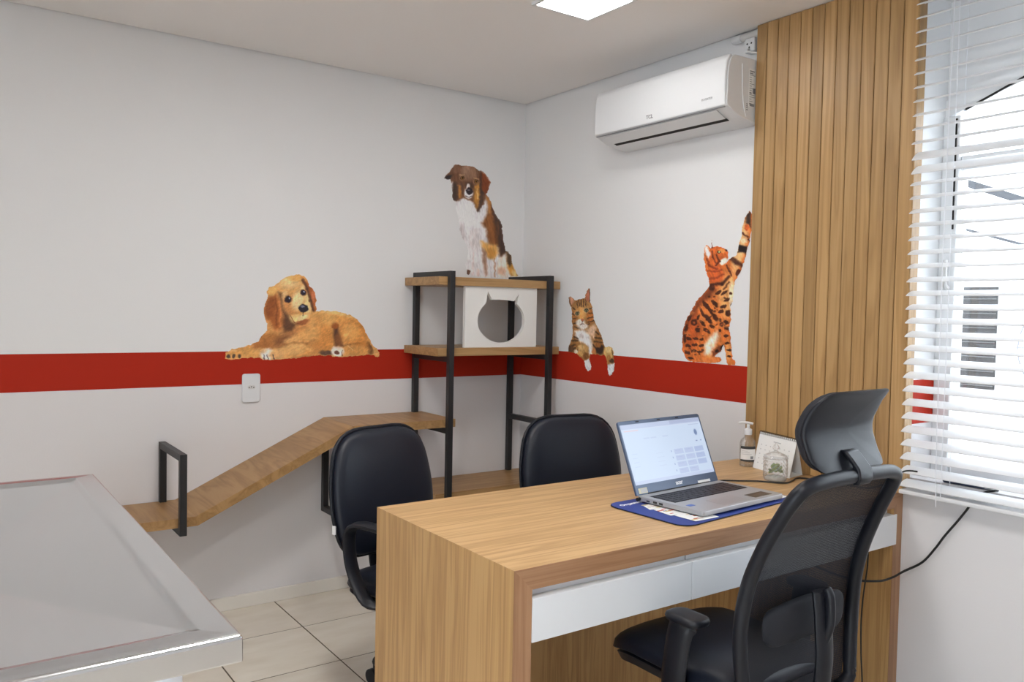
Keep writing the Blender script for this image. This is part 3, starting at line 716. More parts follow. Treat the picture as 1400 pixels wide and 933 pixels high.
for nm, b_ in frame_bars(-1.100, 0.378, 0.766, -0.002, Y1): obj('bracket_'+nm, box(NB(), *b_), M_blackmetal, rp, bevel=0.0015)

# wall outlet
ou = thing('wall_outlet', 'white wall outlet on the lower edge of the red band', 'outlet', (-1.437, -0.004, 0.952))
pl = rounded([(-1.476, 0.890), (-1.398, 0.890), (-1.398, 1.014), (-1.476, 1.014)], 0.012, 5)
obj('plate', prism(NB(), [(x, -0.0005, z) for x, z in pl], (0, -0.009, 0)), M_plastic, ou, bevel=0.003, smooth=40)
hx = [(-1.437+0.017*math.cos(math.radians(a)), 0.956+0.011*math.sin(math.radians(a))) for a in (0, 45, 135, 180, 225, 315)]
so = obj('socket', prism(NB(), [(x, -0.0085, z) for x, z in hx], (0, -0.0025, 0)), M_greyplastic, ou)
for dx, dz in ((-0.0095, -0.001), (0, 0.002), (0.0095, -0.001)): obj('hole', tube(NB(), [(-1.437+dx, -0.010, 0.956+dz), (-1.437+dx, -0.0115, 0.956+dz)], 0.0026, 8), M_text_black, so)

# ================================================================== DESK
DXL, DYB, DYF, DT, TK = -1.5412, -1.4525, -2.1181, 0.75, 0.049
dk = thing('office_desk', 'long oak office desk with two white drawers and waterfall sides', 'desk', (-0.77, -1.785, 0))
bm = prism(NB(), [(DXL, DYF, DT), (-0.001, DYF, DT), (-0.001-TK, DYF, DT-TK), (DXL+TK, DYF, DT-TK)], (0, DYB-DYF, 0))
obj('tabletop', bm, wood_x, dk)
for nm, s, x0, x1 in (('side_panel', 1, DXL, DXL+TK), ('side_panel', -1, -0.001, -0.001-TK)):
    obj(nm, prism(NB(), [(x0, DYF, DT-0.0002), (x0, DYF, 0.0), (x1, DYF, 0.0), (x1, DYF, DT-TK)], (0, DYB-DYF, 0)), wood_z, dk)
EDGE_OAK = [(0.30, (0.239, 0.116, 0.055, 1)), (0.50, (0.313, 0.158, 0.077, 1)), (0.75, (0.368, 0.193, 0.099, 1)), (0.98, (0.405, 0.222, 0.118, 1))]
eb_x = wood('oak_edge_band_lengthwise', 'x', EDGE_OAK, seed=7); eb_z = wood('oak_edge_band_upright', 'z', EDGE_OAK, seed=8)
EB = DYF-0.0012
obj('edge_band', prism(NB(), [(DXL, EB, DT), (-0.001, EB, DT), (-0.001-TK, EB, DT-TK), (DXL+TK, EB, DT-TK)], (0, 0.0014, 0)), eb_x, dk)
for x0, x1 in ((DXL, DXL+TK), (-0.001, -0.001-TK)):
    obj('edge_band', prism(NB(), [(x0, EB, DT), (x0, EB, 0.0), (x1, EB, 0.0), (x1, EB, DT-TK)], (0, 0.0014, 0)), eb_z, dk)
obj('modesty_panel', box(NB(), DXL+TK, -0.001-TK, -1.60, -1.575, 0.001, DT-TK), wood_z, dk)
ix0, ix1 = DXL+TK, -0.001-TK; split = -0.987
obj('drawer_rail', box(NB(), ix0, ix1, DYF+0.022, DYF+0.04, 0.655, DT-TK), M_white, dk)
obj('drawer_carcass', box(NB(), ix0+0.002, ix1-0.002, -2.07, -1.62, 0.59, 0.695), M_white, dk)
for a, b_ in ((ix0+0.0005, split-0.0015), (split+0.0015, -0.036)):
    d = obj('drawer', box(NB(), a, b_, DYF-0.004, DYF+0.0215, 0.583, 0.681), M_white, dk, bevel=0.0012)
    obj('drawer_edge', box(NB(), a+0.003, b_-0.018, DYF+0.001, DYF+0.0205, 0.5815, 0.5832), M_greyplastic, d)
obj('rail_joint', box(NB(), split-0.0009, split+0.0009, DYF+0.0205, DYF+0.023, 0.655, DT-TK), M_text_grey, dk)

# ================================================================== STEEL EXAMINATION TABLE
et = thing('examination_table', 'stainless steel examination table in the left foreground', 'table', (-2.56, -1.945, 0))
ex0, ex1, ey0, ey1, ez = -2.885, -2.245, -2.52, -1.368, 0.90
bm = NB()
def rect_ring(x0, x1, y0, y1, z): return [bm.verts.new(p) for p in ((x0, y0, z), (x1, y0, z), (x1, y1, z), (x0, y1, z))]
R = [rect_ring(ex0, ex1, ey0, ey1, ez-0.036), rect_ring(ex0, ex1, ey0, ey1, ez-0.004), rect_ring(ex0+0.003, ex1-0.003, ey0+0.003, ey1-0.003, ez),
     rect_ring(ex0+0.018, ex1-0.018, ey0+0.018, ey1-0.018, ez+0.0003), rect_ring(ex0+0.044, ex1-0.044, ey0+0.044, ey1-0.044, ez+0.0014), rect_ring(ex0+0.054, ex1-0.054, ey0+0.060, ey1-0.060, ez-0.005)]
for A, B in zip(R, R[1:]):
    for k in range(4): bm.faces.new((A[k], A[(k+1) % 4], B[(k+1) % 4], B[k]))
c = bm.verts.new(((ex0+ex1)/2, (ey0+ey1)/2, ez-0.038))
for k in range(4): bm.faces.new((R[-1][k], R[-1][(k+1) % 4], c))
bm.faces.new(R[0][::-1])
obj('tray_top', bm, M_steel, et, bevel=0.003, seg=3)
M_leg = principled('white_painted_steel', (0.74, 0.76, 0.80, 1), 0.3)
for x in (ex0+0.07, ex1-0.075):
    for y in (ey0+0.06, ey1-0.06):
        lg = obj('leg', tube(NB(), [(x, y, 0.02), (x, y, ez-0.036)], 0.0165, 14), M_leg, et, smooth=50)
        obj('foot_cap', tube(NB(), [(x, y, 0.0), (x, y, 0.03)], 0.019, 14), M_blackplastic, lg, smooth=50)
for y in (ey0+0.06, ey1-0.06): obj('stretcher', tube(NB(), [(ex0+0.07, y, 0.22), (ex1-0.075, y, 0.22)], 0.012, 12), M_leg, et, smooth=50)
for x in (ex0+0.07, ex1-0.075): obj('stretcher', tube(NB(), [(x, ey0+0.06, 0.22), (x, ey1-0.06, 0.22)], 0.012, 12), M_leg, et, smooth=50)

# ================================================================== VISITOR CHAIRS
def star_base(t, mat, r=0.29, zc=0.10, colh=0.38):
    obj('gas_column', tube(NB(), [(0, 0, 0.08), (0, 0, colh)], 0.027, 14), mat, t, smooth=50, local=True)
    for k in range(5):
        a = 2*math.pi*k/5+0.3; e = Vector((r*math.cos(a), r*math.sin(a), 0.075))
        sp = obj('base_spoke', tube(NB(), [(0.02*math.cos(a), 0.02*math.sin(a), 0.115), tuple(e*0.6+Vector((0, 0, 0.045))), tuple(e)], [0.030, 0.024, 0.016], 10), mat, t, smooth=50, local=True)
        n = Vector((-math.sin(a), math.cos(a), 0))
        bm = NB()
        for s in (-1, 1):
            p = Vector((e.x, e.y, 0.026)); tube(bm, [tuple(p+n*s*0.008), tuple(p+n*s*0.024)], 0.026, 14)
        tube(bm, [(e.x, e.y, 0.04), (e.x, e.y, 0.085)], 0.009, 8)
        obj('caster', bm, mat, sp, smooth=45, local=True)

def visitor_chair(label, loc, rz):
    """faces local -Y; backrest at local +Y"""
    t = thing('visitor_chair', label, 'chair', loc, rz, group='black visitor chairs behind the desk')
    ORG[t] = None
    bo = rounded([(-0.19, 0.49), (0.19, 0.49), (0.226, 0.66), (0.188, 0.895), (-0.188, 0.895), (-0.226, 0.66)], [0.11, 0.11, 0.2, 0.14, 0.14, 0.2], 7)
    def bfn(a, b_, c):  # lean back and wrap slightly
        y = 0.20+0.16*(b_-0.5)+0.25*a*a*-0.55-c
        return (a, y, b_)
    obj('backrest', cushion(NB(), bo, 0.045, 0.012, bfn, 9, 2.8), M_leather, t, smooth=70, local=True)
    ring = [bfn(a*1.015, 0.69+(b_-0.69)*1.012, -0.006) for a, b_ in bo]
    obj('piping', tube(NB(), ring, 0.0065, 8, closed=True), M_blackplastic, t, smooth=60, local=True)
    obj('back_shell', cushion(NB(), [(a*0.99, 0.69+(b_-0.69)*0.99) for a, b_ in bo], -0.008, 0.026, bfn, 6, 3.0), M_blackplastic, t, smooth=60, local=True)
    obj('care_tag', box(NB(), -0.224, -0.2195, 0.205, 0.219, 0.575, 0.603), M_paper, t, local=True)
    so_ = rounded([(-0.22, -0.27), (0.22, -0.27), (0.225, 0.19), (-0.225, 0.19)], [0.12, 0.12, 0.09, 0.09], 7)
    obj('seat', cushion(NB(), so_, 0.045, 0.02, lambda a, b_, c: (a, b_, 0.425+c-0.5*max(0, -b_-0.16)**2*4), 8, 3.2), M_leather, t, smooth=70, local=True)
    obj('seat_pan', cushion(NB(), [(a*0.97, b_*0.97) for a, b_ in so_], 0.004, 0.022, lambda a, b_, c: (a, b_, 0.402+c), 5, 3.5), M_blackplastic, t, smooth=60, local=True)
    obj('back_bar', tube(NB(), smooth_path([(0, 0.02, 0.385), (0, 0.20, 0.380), (0, 0.262, 0.43), (0, 0.268, 0.62)]), 0.011, 10, flat=2.6, ref=(1, 0, 0)), M_blackplastic, t, smooth=50, local=True)
    for s in (-1, 1):
        path = [(s*0.20, -0.03, 0.395), (s*0.245, 0.02, 0.41), (s*0.250, 0.085, 0.50), (s*0.250, 0.10, 0.60), (s*0.250, 0.062, 0.638), (s*0.250, -0.03, 0.645), (s*0.250, -0.14, 0.638), (s*0.250, -0.185, 0.60), (s*0.255, -0.14, 0.48), (s*0.22, -0.09, 0.40)]
        obj('armrest', tube(NB(), smooth_path(path, 6), 0.012, 10, flat=2.0, ref=(1, 0, 0)), M_blackplastic, t, smooth=55, local=True)
    star_base(t, M_blackplastic, 0.26)
    return t
visitor_chair('black leatherette visitor chair at the free end of the desk, below the cat ramp', (-1.235, -1.215, 0), math.radians(15))
visitor_chair('black leatherette visitor chair below the shelf rack, beside the laptop', (-0.552, -1.285, 0), math.radians(-10))

# ================================================================== MESH OFFICE CHAIR
oc = thing('office_chair', 'black mesh office chair with headrest in the right foreground', 'chair', (-0.905, -2.16, 0), math.radians(0))
ORG[oc] = None
PROF = [(0.42, -0.232), (0.50, -0.226), (0.56, -0.222), (0.63, -0.222), (0.70, -0.232), (0.77, -0.252), (0.84, -0.284), (0.90, -0.315), (0.955, -0.347)]
def yb(z): return float(np.interp(z, [p[0] for p in PROF], [p[1] for p in PROF]))
def hw(z): return float(np.interp(z, [0.42, 0.50, 0.60, 0.72, 0.84, 0.93, 0.955], [0.190, 0.205, 0.213, 0.212, 0.203, 0.188, 0.175]))
zs = [0.42, 0.47, 0.53, 0.60, 0.67, 0.74, 0.81, 0.87, 0.92]
L = [(-hw(z), yb(z), z) for z in zs]+[(-0.165, yb(0.952), 0.952)]
Rr = [(0.165, yb(0.952), 0.952)]+[(hw(z), yb(z), z) for z in zs[::-1]]
loop = L+[(-0.08, yb(0.962)-0.004, 0.962), (0.08, yb(0.962)-0.004, 0.962)]+Rr+[(0.13, -0.225, 0.395), (0, -0.222, 0.388), (-0.13, -0.225, 0.395)]
obj('back_frame', tube(NB(), smooth_path(loop, 5, True), 0.0165, 10, closed=True), M_blackplastic, oc, smooth=55, local=True)
bm = NB(); nu, nv = 14, 26; grid = []
for j in range(nv+1):
    z = 0.40+(0.945-0.40)*j/nv; row = []
    for i in range(nu+1):
        u = -1+2*i/nu; row.append(bm.verts.new((u*(hw(z)-0.006)*(0.985 if z < 0.9 else 0.97), yb(z)+0.012+0.028*(1-u*u), z)))
    grid.append(row)
for j in range(nv):
    for i in range(nu): bm.faces.new((grid[j][i], grid[j][i+1], grid[j+1][i+1], grid[j+1][i]))
obj('mesh_back', bm, M_mesh, oc, smooth=60, local=True)
# lumbar pad behind the mesh
lo = rounded([(-0.14, 0.560), (0.16, 0.560), (0.165, 0.645), (0.01, 0.665), (-0.145, 0.645)], [0.045, 0.045, 0.035, 0.1, 0.035], 6)
obj('lumbar_pad', cushion(NB(), lo, 0.016, 0.012, lambda a, b_, c: (a, -0.232+0.25*a*a-c, b_), 7, 3), M_blackfabric, oc, smooth=60, local=True)
sp_pts = [(0.0, -0.03, 0.375), (0.0, -0.16, 0.365), (0.0, -0.262, 0.40), (0.0, -0.288, 0.50), (0.0, -0.285, 0.60), (0.0, -0.275, 0.685)]
obj('spine', tube(NB(), smooth_path(sp_pts, 6), 0.014, 12, flat=2.0, ref=(1, 0, 0)), M_blackplastic, oc, smooth=50, local=True)
obj('spine_knob', tube(NB(), smooth_path([(-0.004, -0.290, 0.575), (-0.004, -0.303, 0.62), (-0.004, -0.301, 0.675), (-0.004, -0.290, 0.695)]), [0.012]*18+[0.009], 12, flat=0.8, ref=(1, 0, 0)), M_blackplastic, oc, smooth=50, local=True)
# headrest: curved pad and shell with a bracket
ho = rounded([(-0.116, 0.974), (0.150, 0.974), (0.152, 1.06), (0.146, 1.148), (-0.106, 1.148), (-0.119, 1.06)], [0.032, 0.032, 0.02, 0.03, 0.045, 0.02], 6)
def hfn(a, b_, c):
    v = (b_-1.062)/0.085
    y = -0.300-0.036*v*v-0.012*max(v, 0)+0.50*a*a+c
    return (a, y, b_)
obj('headrest_pad', cushion(NB(), ho, 0.040, 0.004, hfn, 9, 3.2), M_blackfabric, oc, smooth=60, local=True)
hs = obj('headrest_shell', cushion(NB(), [(a*1.01, 1.0675+(b_-1.0675)*1.02) for a, b_ in ho], 0.006, 0.010, hfn, 9, 6), M_blackplastic, oc, smooth=60, local=True)
bm = NB(); prism(bm, [(-0.015, -0.318, 1.016), (-0.015, -0.334, 1.016), (-0.015, -0.350, 1.000), (-0.015, -0.368, 0.980), (-0.015, -0.373, 0.958), (-0.015, -0.366, 0.944), (-0.015, -0.352, 0.942), (-0.015, -0.35, 0.985), (-0.015, -0.335, 1.000)], (0.05, 0, 0))
obj('headrest_bracket', bm, M_blackplastic, oc, bevel=0.004, smooth=40, local=True)
# seat
so_ = rounded([(-0.20, 0.265), (0.20, 0.265), (0.205, -0.20), (-0.205, -0.20)], [0.13, 0.13, 0.07, 0.07], 7)
obj('seat', cushion(NB(), so_, 0.050, 0.012, lambda a, b_, c: (a, b_, 0.445+c-2.2*max(0, b_-0.12)**2), 9, 3.2), M_leather, oc, smooth=70, local=True)
obj('seat_pan', cushion(NB(), [(a*0.96, b_*0.96) for a, b_ in so_], 0.004, 0.042, lambda a, b_, c: (a, b_, 0.430+c-2.2*max(0, b_-0.12)**2), 5, 3.5), M_blackplastic, oc, smooth=60, local=True)
obj('mechanism', box(NB(), -0.08, 0.08, -0.12, 0.10, 0.34, 0.39), M_blackplastic, oc, bevel=0.012, local=True)
for s in (-1, 1):
    ar = obj('armrest', tube(NB(), smooth_path([(s*0.12, -0.03, 0.390), (s*0.20, -0.04, 0.392), (s*0.235, -0.05, 0.43), (s*0.238, -0.06, 0.52), (s*0.236, -0.07, 0.575), (s*0.230, -0.08, 0.597)], 6), 0.036, 12, flat=0.42, ref=(1, 0, 0)), M_blackplastic, oc, smooth=50, local=True)
    po = rounded([(s*0.228-0.034, -0.135), (s*0.228+0.034, -0.135), (s*0.228+0.036, -0.03), (s*0.228-0.036, -0.03)], 0.03, 6)
    obj('arm_pad', cushion(NB(), po, 0.010, 0.012, lambda a, b_, c: (a, b_, 0.606+c), 5, 4), M_blackplastic, ar, smooth=60, local=True)
star_base(oc, M_blackplastic, 0.31, colh=0.36)

# ================================================================== THINGS ON THE DESK
DZT = DT+0.0006
# mouse pad with rounded corners
M_blue = principled('blue_mouse_mat', (0.018, 0.045, 0.26, 1), 0.55)
M_rim = principled('black_rubber', (0.01, 0.01, 0.012, 1), 0.7)
pa = rounded([(-0.972, -1.765), (-0.955, -2.068), (-0.405, -2.010), (-0.395, -1.745)], [0.055, 0.05, 0.05, 0.05], 7)
mp_ = thing('desk_mat', 'large blue desk mat with white lettering under the laptop', 'mat', (-0.68, -1.88, DZT))
obj('base', prism(NB(), [(x, y, DZT) for x, y in pa], (0, 0, 0.0022)), M_rim, mp_)
obj('surface', prism(NB(), [((x+0.67)*0.994-0.67, (y+1.895)*0.988-1.895, DZT+0.0021) for x, y in pa], (0, 0, 0.0012)), M_blue, mp_)
LZ = DZT+0.0035
lettering('brand_print', 'Organnact', 0.022, M_text_white, mp_, (-0.898, -1.802, LZ), (1, 0.10, 0), (-0.10, 1, 0), True)
lettering('brand_print', 'nact', 0.016, M_text_white, mp_, (-0.432, -1.770, LZ), (1, 0.10, 0), (-0.10, 1, 0), True)

# laptop
lp_o = Vector((-0.868, -1.797, DZT+0.006)); LA = math.atan2(0.030, 0.38)
lp = thing('laptop', 'open silver laptop with lit screen on the blue mat', 'laptop', tuple(lp_o), LA); ORG[lp] = None
M_alu = principled('silver_plastic', (0.42, 0.43, 0.45, 1), 0.38, 0.4)
M_lid = principled('blue_grey_bezel', (0.075, 0.11, 0.19, 1), 0.35, 0.1)
M_key = principled('black_keys', (0.014, 0.014, 0.018, 1), 0.45)
LW, LD, BT = 0.392, 0.236, 0.016
def lobj(name, bm, mat, parent=lp, **k): return obj(name, bm, mat, parent, local=True, **k)
bs = prism(NB(), [(x, y, 0.002) for x, y in rounded([(0, 0), (0, -LD), (LW, -LD), (LW, 0)], [0.004, 0.012, 0.012, 0.004], 4)], (0, 0, BT-0.002))
base = lobj('base', bs, M_alu, bevel=0.002)
lobj('feet', box(NB(), 0.03, LW-0.03, -LD+0.02, -0.02, -0.0018, 0.002), M_rim)
for y, wv, h in ((-0.040, 0.012, 0.004), (-0.066, 0.014, 0.006), (-0.088, 0.014, 0.006)): lobj('port', box(NB(), -0.0006, 0.002, y-wv/2, y+wv/2, 0.005, 0.005+h), M_text_black, base)
bm = NB()
rows = [(15, 0.5), (15, 1), (14, 1), (13, 1), (12, 1), (9, 1)]; ky = -0.030
for r_, (n, hf) in enumerate(rows):
    kh = 0.016*hf if hf < 1 else 0.0165; x = 0.022; wk = (LW-0.044)/n
    for k in range(n): box(bm, x+k*wk+0.0012, x+(k+1)*wk-0.0012, ky-kh+0.001, ky-0.001, BT-0.0002, BT+0.0014)
    ky -= kh
kb = lobj('keyboard', bm, M_key); kb['kind'] = 'stuff'
lobj('keyboard_well', box(NB(), 0.020, LW-0.020, ky-0.002, -0.028, BT-0.001, BT+0.0002), M_rim, base)
lobj('touchpad', box(NB(), 0.115, 0.235, -LD+0.012, -LD+0.080, BT-0.001, BT+0.0003), principled('touchpad_grey', (0.36, 0.36, 0.37, 1), 0.3, 0.3), base)
lobj('spec_sticker', box(NB(), 0.272, 0.358, -LD+0.018, -LD+0.058, BT-0.0004, BT+0.0005), principled('brown_sticker', (0.07, 0.05, 0.035, 1), 0.35), base)
lobj('logo_sticker', box(NB(), 0.020, 0.044, -LD+0.060, -LD+0.076, BT-0.0004, BT+0.0005), principled('blue_sticker', (0.03, 0.11, 0.45, 1), 0.35), base)
# lid: hinged at y=0, tilted back
LT = math.radians(67.3); LL = 0.226
ux = Vector((1, 0, 0)); uy = Vector((0, math.cos(LT), math.sin(LT))); un = Vector((0, -math.sin(LT), math.cos(LT)))  # un faces the user
H0 = Vector((0, 0.004, BT-0.002))
def LP(x, y, n): return tuple(H0+ux*x+uy*y+un*n)
lid = lobj('lid', prism(NB(), [LP(x, y, -0.006) for x, y in rounded([(0, 0), (LW, 0), (LW, LL), (0, LL)], [0.003, 0.003, 0.010, 0.010], 4)], un*0.0075), M_lid, bevel=0.0008)
lobj('hinge', tube(NB(), [(0.05, 0.003, BT-0.004), (LW-0.05, 0.003, BT-0.004)], 0.006, 10), M_rim, smooth=50)
cv = Canvas(300, 170, 1.0); cv.fill((204, 220, 243))
cv.rect(0, 0, 300, 14, (190, 202, 230)); cv.rect(180, 0, 300, 12, (165, 175, 205), 0.55); cv.rect(0, 14, 300, 16, (212, 220, 240))
cv.rect(8, 17, 60, 21, (226, 206, 214)); cv.rect(250, 18, 292, 21, (186, 196, 222))
for x in (70, 96, 140): cv.rect(x, 42, x+22, 47, (190, 204, 232), 0.6)
cv.ell(271, 44, 6, 9, (120, 140, 180), 0.6); cv.rect(262, 68, 270, 72, (140, 152, 190)); cv.rect(280, 68, 286, 72, (140, 152, 190))
for yy in (84, 96, 108, 120): cv.rect(14, yy, 34, yy+2, (186, 200, 228), 0.7); cv.rect(100, yy+6, 128, yy+8, (190, 200, 226), 0.6)
for r_ in range(4):
    for c_ in range(3):
        if r_ == 3 and c_ == 2: continue
        x = 168+c_*40; y = 86+r_*19
        cv.rect(x, y, x+36, y+16, (188, 202, 233) if c_ < 2 else (178, 194, 228)); cv.rect(x+4, y+4, x+26, y+6, (168, 182, 220), 0.7); cv.rect(x+4, y+9, x+30, y+10, (160, 172, 212), 0.7)
    cv.rect(156, 88+r_*19, 160, 94+r_*19, (150, 165, 205), 0.8)
cv.rect(0, 158, 300, 159, (186, 196, 224)); cv.rect(0, 160, 300, 170, (196, 208, 236))
M_screen = attr_mat('lit_screen', 0.25, 0.50)
lobj('screen', cv.mesh('screen', [LP(0.006, LL-0.012, 0.0018), LP(LW-0.006, LL-0.012, 0.0018), LP(LW-0.006, 0.030, 0.0018), LP(0.006, 0.030, 0.0018)]), M_screen, lid)
me = text_mesh('acer', 0.019, bold=True); Mx = Matrix((ux, uy, un)).transposed().to_4x4(); Mx.translation = Vector(LP(LW/2+0.005, 0.017, 0.0018)); me.transform(Mx)
lobj('brand_letters', me, M_text_white, lid)
lobj('energy_sticker', prism(NB(), [LP(0.012, 0.004, 0.0016), LP(0.050, 0.004, 0.0016), LP(0.050, 0.020, 0.0016), LP(0.012, 0.020, 0.0016)], un*0.0004), principled('yellow_label', (0.62, 0.58, 0.40, 1), 0.5), lid)
lobj('energy_sticker_print', prism(NB(), [LP(0.021, 0.006, 0.002), LP(0.048, 0.006, 0.002), LP(0.048, 0.018, 0.002), LP(0.021, 0.018, 0.002)], un*0.0003), M_text_pale, lid)
lobj('white_sticker', prism(NB(), [LP(0.290, 0.003, 0.0016), LP(0.352, 0.003, 0.0016), LP(0.352, 0.011, 0.0016), LP(0.290, 0.011, 0.0016)], un*0.0004), M_paper, lid)
for x in (0.08, 0.18, 0.27): lobj('bezel_pad', prism(NB(), [LP(x, LL-0.007, 0.0014), LP(x+0.014, LL-0.007, 0.0014), LP(x+0.014, LL-0.004, 0.0014), LP(x, LL-0.004, 0.0014)], un*0.0012), M_rim, lid)
lobj('power_plug', tube(NB(), [(-0.012, -0.008, 0.008), (0.004, -0.008, 0.008)], 0.005, 10), M_rim, smooth=50)

# leaflets under the laptop
def leaflet(label, pts, z, marks, seed):
    t = thing('leaflet', label, 'leaflet', (pts[0][0], pts[0][1], z), group='printed leaflets under the laptop')
    sh = obj('sheet', prism(NB(), [(x, y, z) for x, y in pts], (0, 0, 0.0005)), M_paper, t)
    rnd = random.Random(seed); bmc = {}
    a, b_, c, d = [Vector(p) for p in pts]
    for k in range(marks):
        u, v = rnd.uniform(0.08, 0.85), rnd.uniform(0.08, 0.85); q = (a*(1-u)+b_*u)*(1-v)+(d*(1-u)+c*u)*v
        m_ = rnd.choice(('ochre', 'red', 'navy', 'tan')); s = rnd.uniform(0.003, 0.007)
        box(bmc.setdefault(m_, NB()), q.x-s*1.6, q.x+s*1.6, q.y-s*0.6, q.y+s*0.6, z+0.0005, z+0.0007)
    for m_, bm in bmc.items(): obj('printed_marks', bm, INK[m_], sh)['kind'] = 'stuff'
INK = {'ochre': principled('ochre_ink', (0.65, 0.52, 0.22, 1), 0.6), 'red': principled('red_ink', (0.55, 0.10, 0.06, 1), 0.6), 'navy': principled('navy_ink', (0.05, 0.06, 0.16, 1), 0.6), 'tan': principled('tan_ink', (0.68, 0.56, 0.48, 1), 0.6)}
leaflet('printed leaflet nearest the mat lettering, left of the laptop', [(-0.885, -1.832), (-0.905, -1.885), (-0.835, -1.900), (-0.815, -1.840)], LZ, 9, 1)
leaflet('printed leaflet in the middle of the three left of the laptop', [(-0.898, -1.893), (-0.905, -1.965), (-0.82, -1.975), (-0.805, -1.90)], LZ+0.0006, 9, 2)
leaflet('printed leaflet at the front corner of the mat, left of the laptop', [(-0.897, -1.972), (-0.893, -2.045), (-0.80, -2.045), (-0.79, -1.965)], LZ+0.0012, 10, 3)
leaflet('white leaflet sticking out behind the right edge of the laptop', [(-0.475, -1.775), (-0.50, -1.87), (-0.443, -1.865), (-0.425, -1.785)], LZ, 3, 4)
leaflet('creased white leaflet at the right front corner of the laptop', [(-0.470, -1.885), (-0.49, -1.995), (-0.415, -1.985), (-0.405, -1.895)], LZ+0.0006, 4, 5)

# sanitiser bottle
bo = thing('sanitiser_bottle', 'clear pump bottle of sanitiser with black and white label', 'bottle', (-0.092, -1.570, DZT))
c = (-0.092, -1.570, DZT)
obj('flask', lathe(NB(), [(0.026, 0), (0.029, 0.003), (0.029, 0.082), (0.026, 0.095), (0.013, 0.108), (0.012, 0.118)], c, 24), M_bottle, bo, smooth=40)
obj('liquid', lathe(NB(), [(0.0255, 0.003), (0.0265, 0.005), (0.0265, 0.074), (0.0265, 0.075)], c, 24), glass_mat('clear_gel', (0.985, 0.98, 0.96, 1), 0.01, 0.02, 0.2), bo, smooth=40)
def label_arc(z0, z1, r, a0, a1, mat, name, par):
    bm = NB(); n = 12; A = [math.radians(a0+(a1-a0)*i/n) for i in range(n+1)]
    prism(bm, [(c[0]+r*math.cos(a), c[1]+r*math.sin(a), c[2]+z0) for a in A]+[(c[0]+(r-0.0006)*math.cos(a), c[1]+(r-0.0006)*math.sin(a), c[2]+z0) for a in A[::-1]], (0, 0, z1-z0))
    return obj(name, bm, mat, par)
lb = label_arc(0.020, 0.076, 0.0298, 165, 285, M_paper, 'label', bo)
label_arc(0.066, 0.076, 0.0302, 165, 285, M_text_black, 'label_band', lb); label_arc(0.020, 0.027, 0.0302, 165, 285, M_text_black, 'label_band', lb)
label_arc(0.030, 0.040, 0.0302, 240, 262, M_text_grey, 'label_print', lb)
for k in range(3): label_arc(0.046+k*0.006, 0.0475+k*0.006, 0.0302, 180, 250-k*15, M_text_pale, 'label_print', lb)
obj('pump_collar', lathe(NB(), [(0.0135, 0.116), (0.0145, 0.117), (0.0145, 0.136), (0.010, 0.139), (0.006, 0.141), (0.006, 0.155)], c, 20), M_plastic, bo, smooth=40)
obj('pump_head', tube(NB(), smooth_path([(c[0]+0.010, c[1]-0.014, c[2]+0.157), (c[0], c[1], c[2]+0.160), (c[0]-0.012, c[1]+0.018, c[2]+0.160), (c[0]-0.018, c[1]+0.028, c[2]+0.157)]), 0.008, 10, flat=0.6), M_plastic, bo, smooth=50)

# desk calendar
ca = thing('desk_calendar', 'white spiral desk calendar standing against the oak panel', 'calendar', (-0.09, -1.69, DZT))
ya, yb_ = -1.602, -1.800
xa, xb = -0.142, -0.100     # front foot, ridge at bottom; slight turn
def CP(u, v, off=0.0):  # u along width 0..1, v up the sheet 0..1 on the room side
    foot = Vector((-0.100-0.055*u, ya+(yb_-ya)*u, DZT)); ridge = foot+Vector((0.045, 0.006, 0.128))
    p = foot.lerp(ridge, v); return p+Vector((-0.94, 0, 0.33))*off
obj('front_sheet', prism(NB(), [CP(0, 0), CP(1, 0), CP(1, 1), CP(0, 1)], (0.0015, 0, 0)), M_paper, ca)
bk = [CP(0, 1), CP(1, 1), CP(1, 0)+Vector((0.09, 0.012, 0)), CP(0, 0)+Vector((0.09, 0.012, 0))]
obj('back_sheet', prism(NB(), bk, (0.0015, 0, 0)), M_paper, ca)
obj('bottom_sheet', prism(NB(), [CP(0, 0.005), CP(1, 0.005), bk[2]+Vector((0, 0, 0.0006)), bk[3]+Vector((0, 0, 0.0006))], (0, 0, 0.001)), M_paper, ca)
for k in range(19):
    u = 0.03+0.94*k/18; q = CP(u, 1.0); d = (CP(1, 1)-CP(0, 1)).normalized(); n = Vector((d.y, -d.x, 0))
    obj('wire_ring', tube(NB(), [tuple(q+n*0.006*math.cos(a)+Vector((0, 0, 0.006*math.sin(a)-0.001))) for a in [2*math.pi*i/10 for i in range(10)]], 0.0011, 5, closed=True), M_text_black, ca)
bm = NB()
def mark(u0, u1, v0, v1): prism(bm, [CP(u0, v0, 0.0004), CP(u1, v0, 0.0004), CP(u1, v1, 0.0004), CP(u0, v1, 0.0004)], (-0.0003, 0, 0))
mark(0.42, 0.62, 0.80, 0.825)
for r_ in range(5):
    for c_ in range(7): mark(0.10+c_*0.125, 0.125+c_*0.125, 0.16+r_*0.125, 0.185+r_*0.125)
dg = obj('calendar_print', bm, M_text_pale, ca); dg['kind'] = 'stuff'

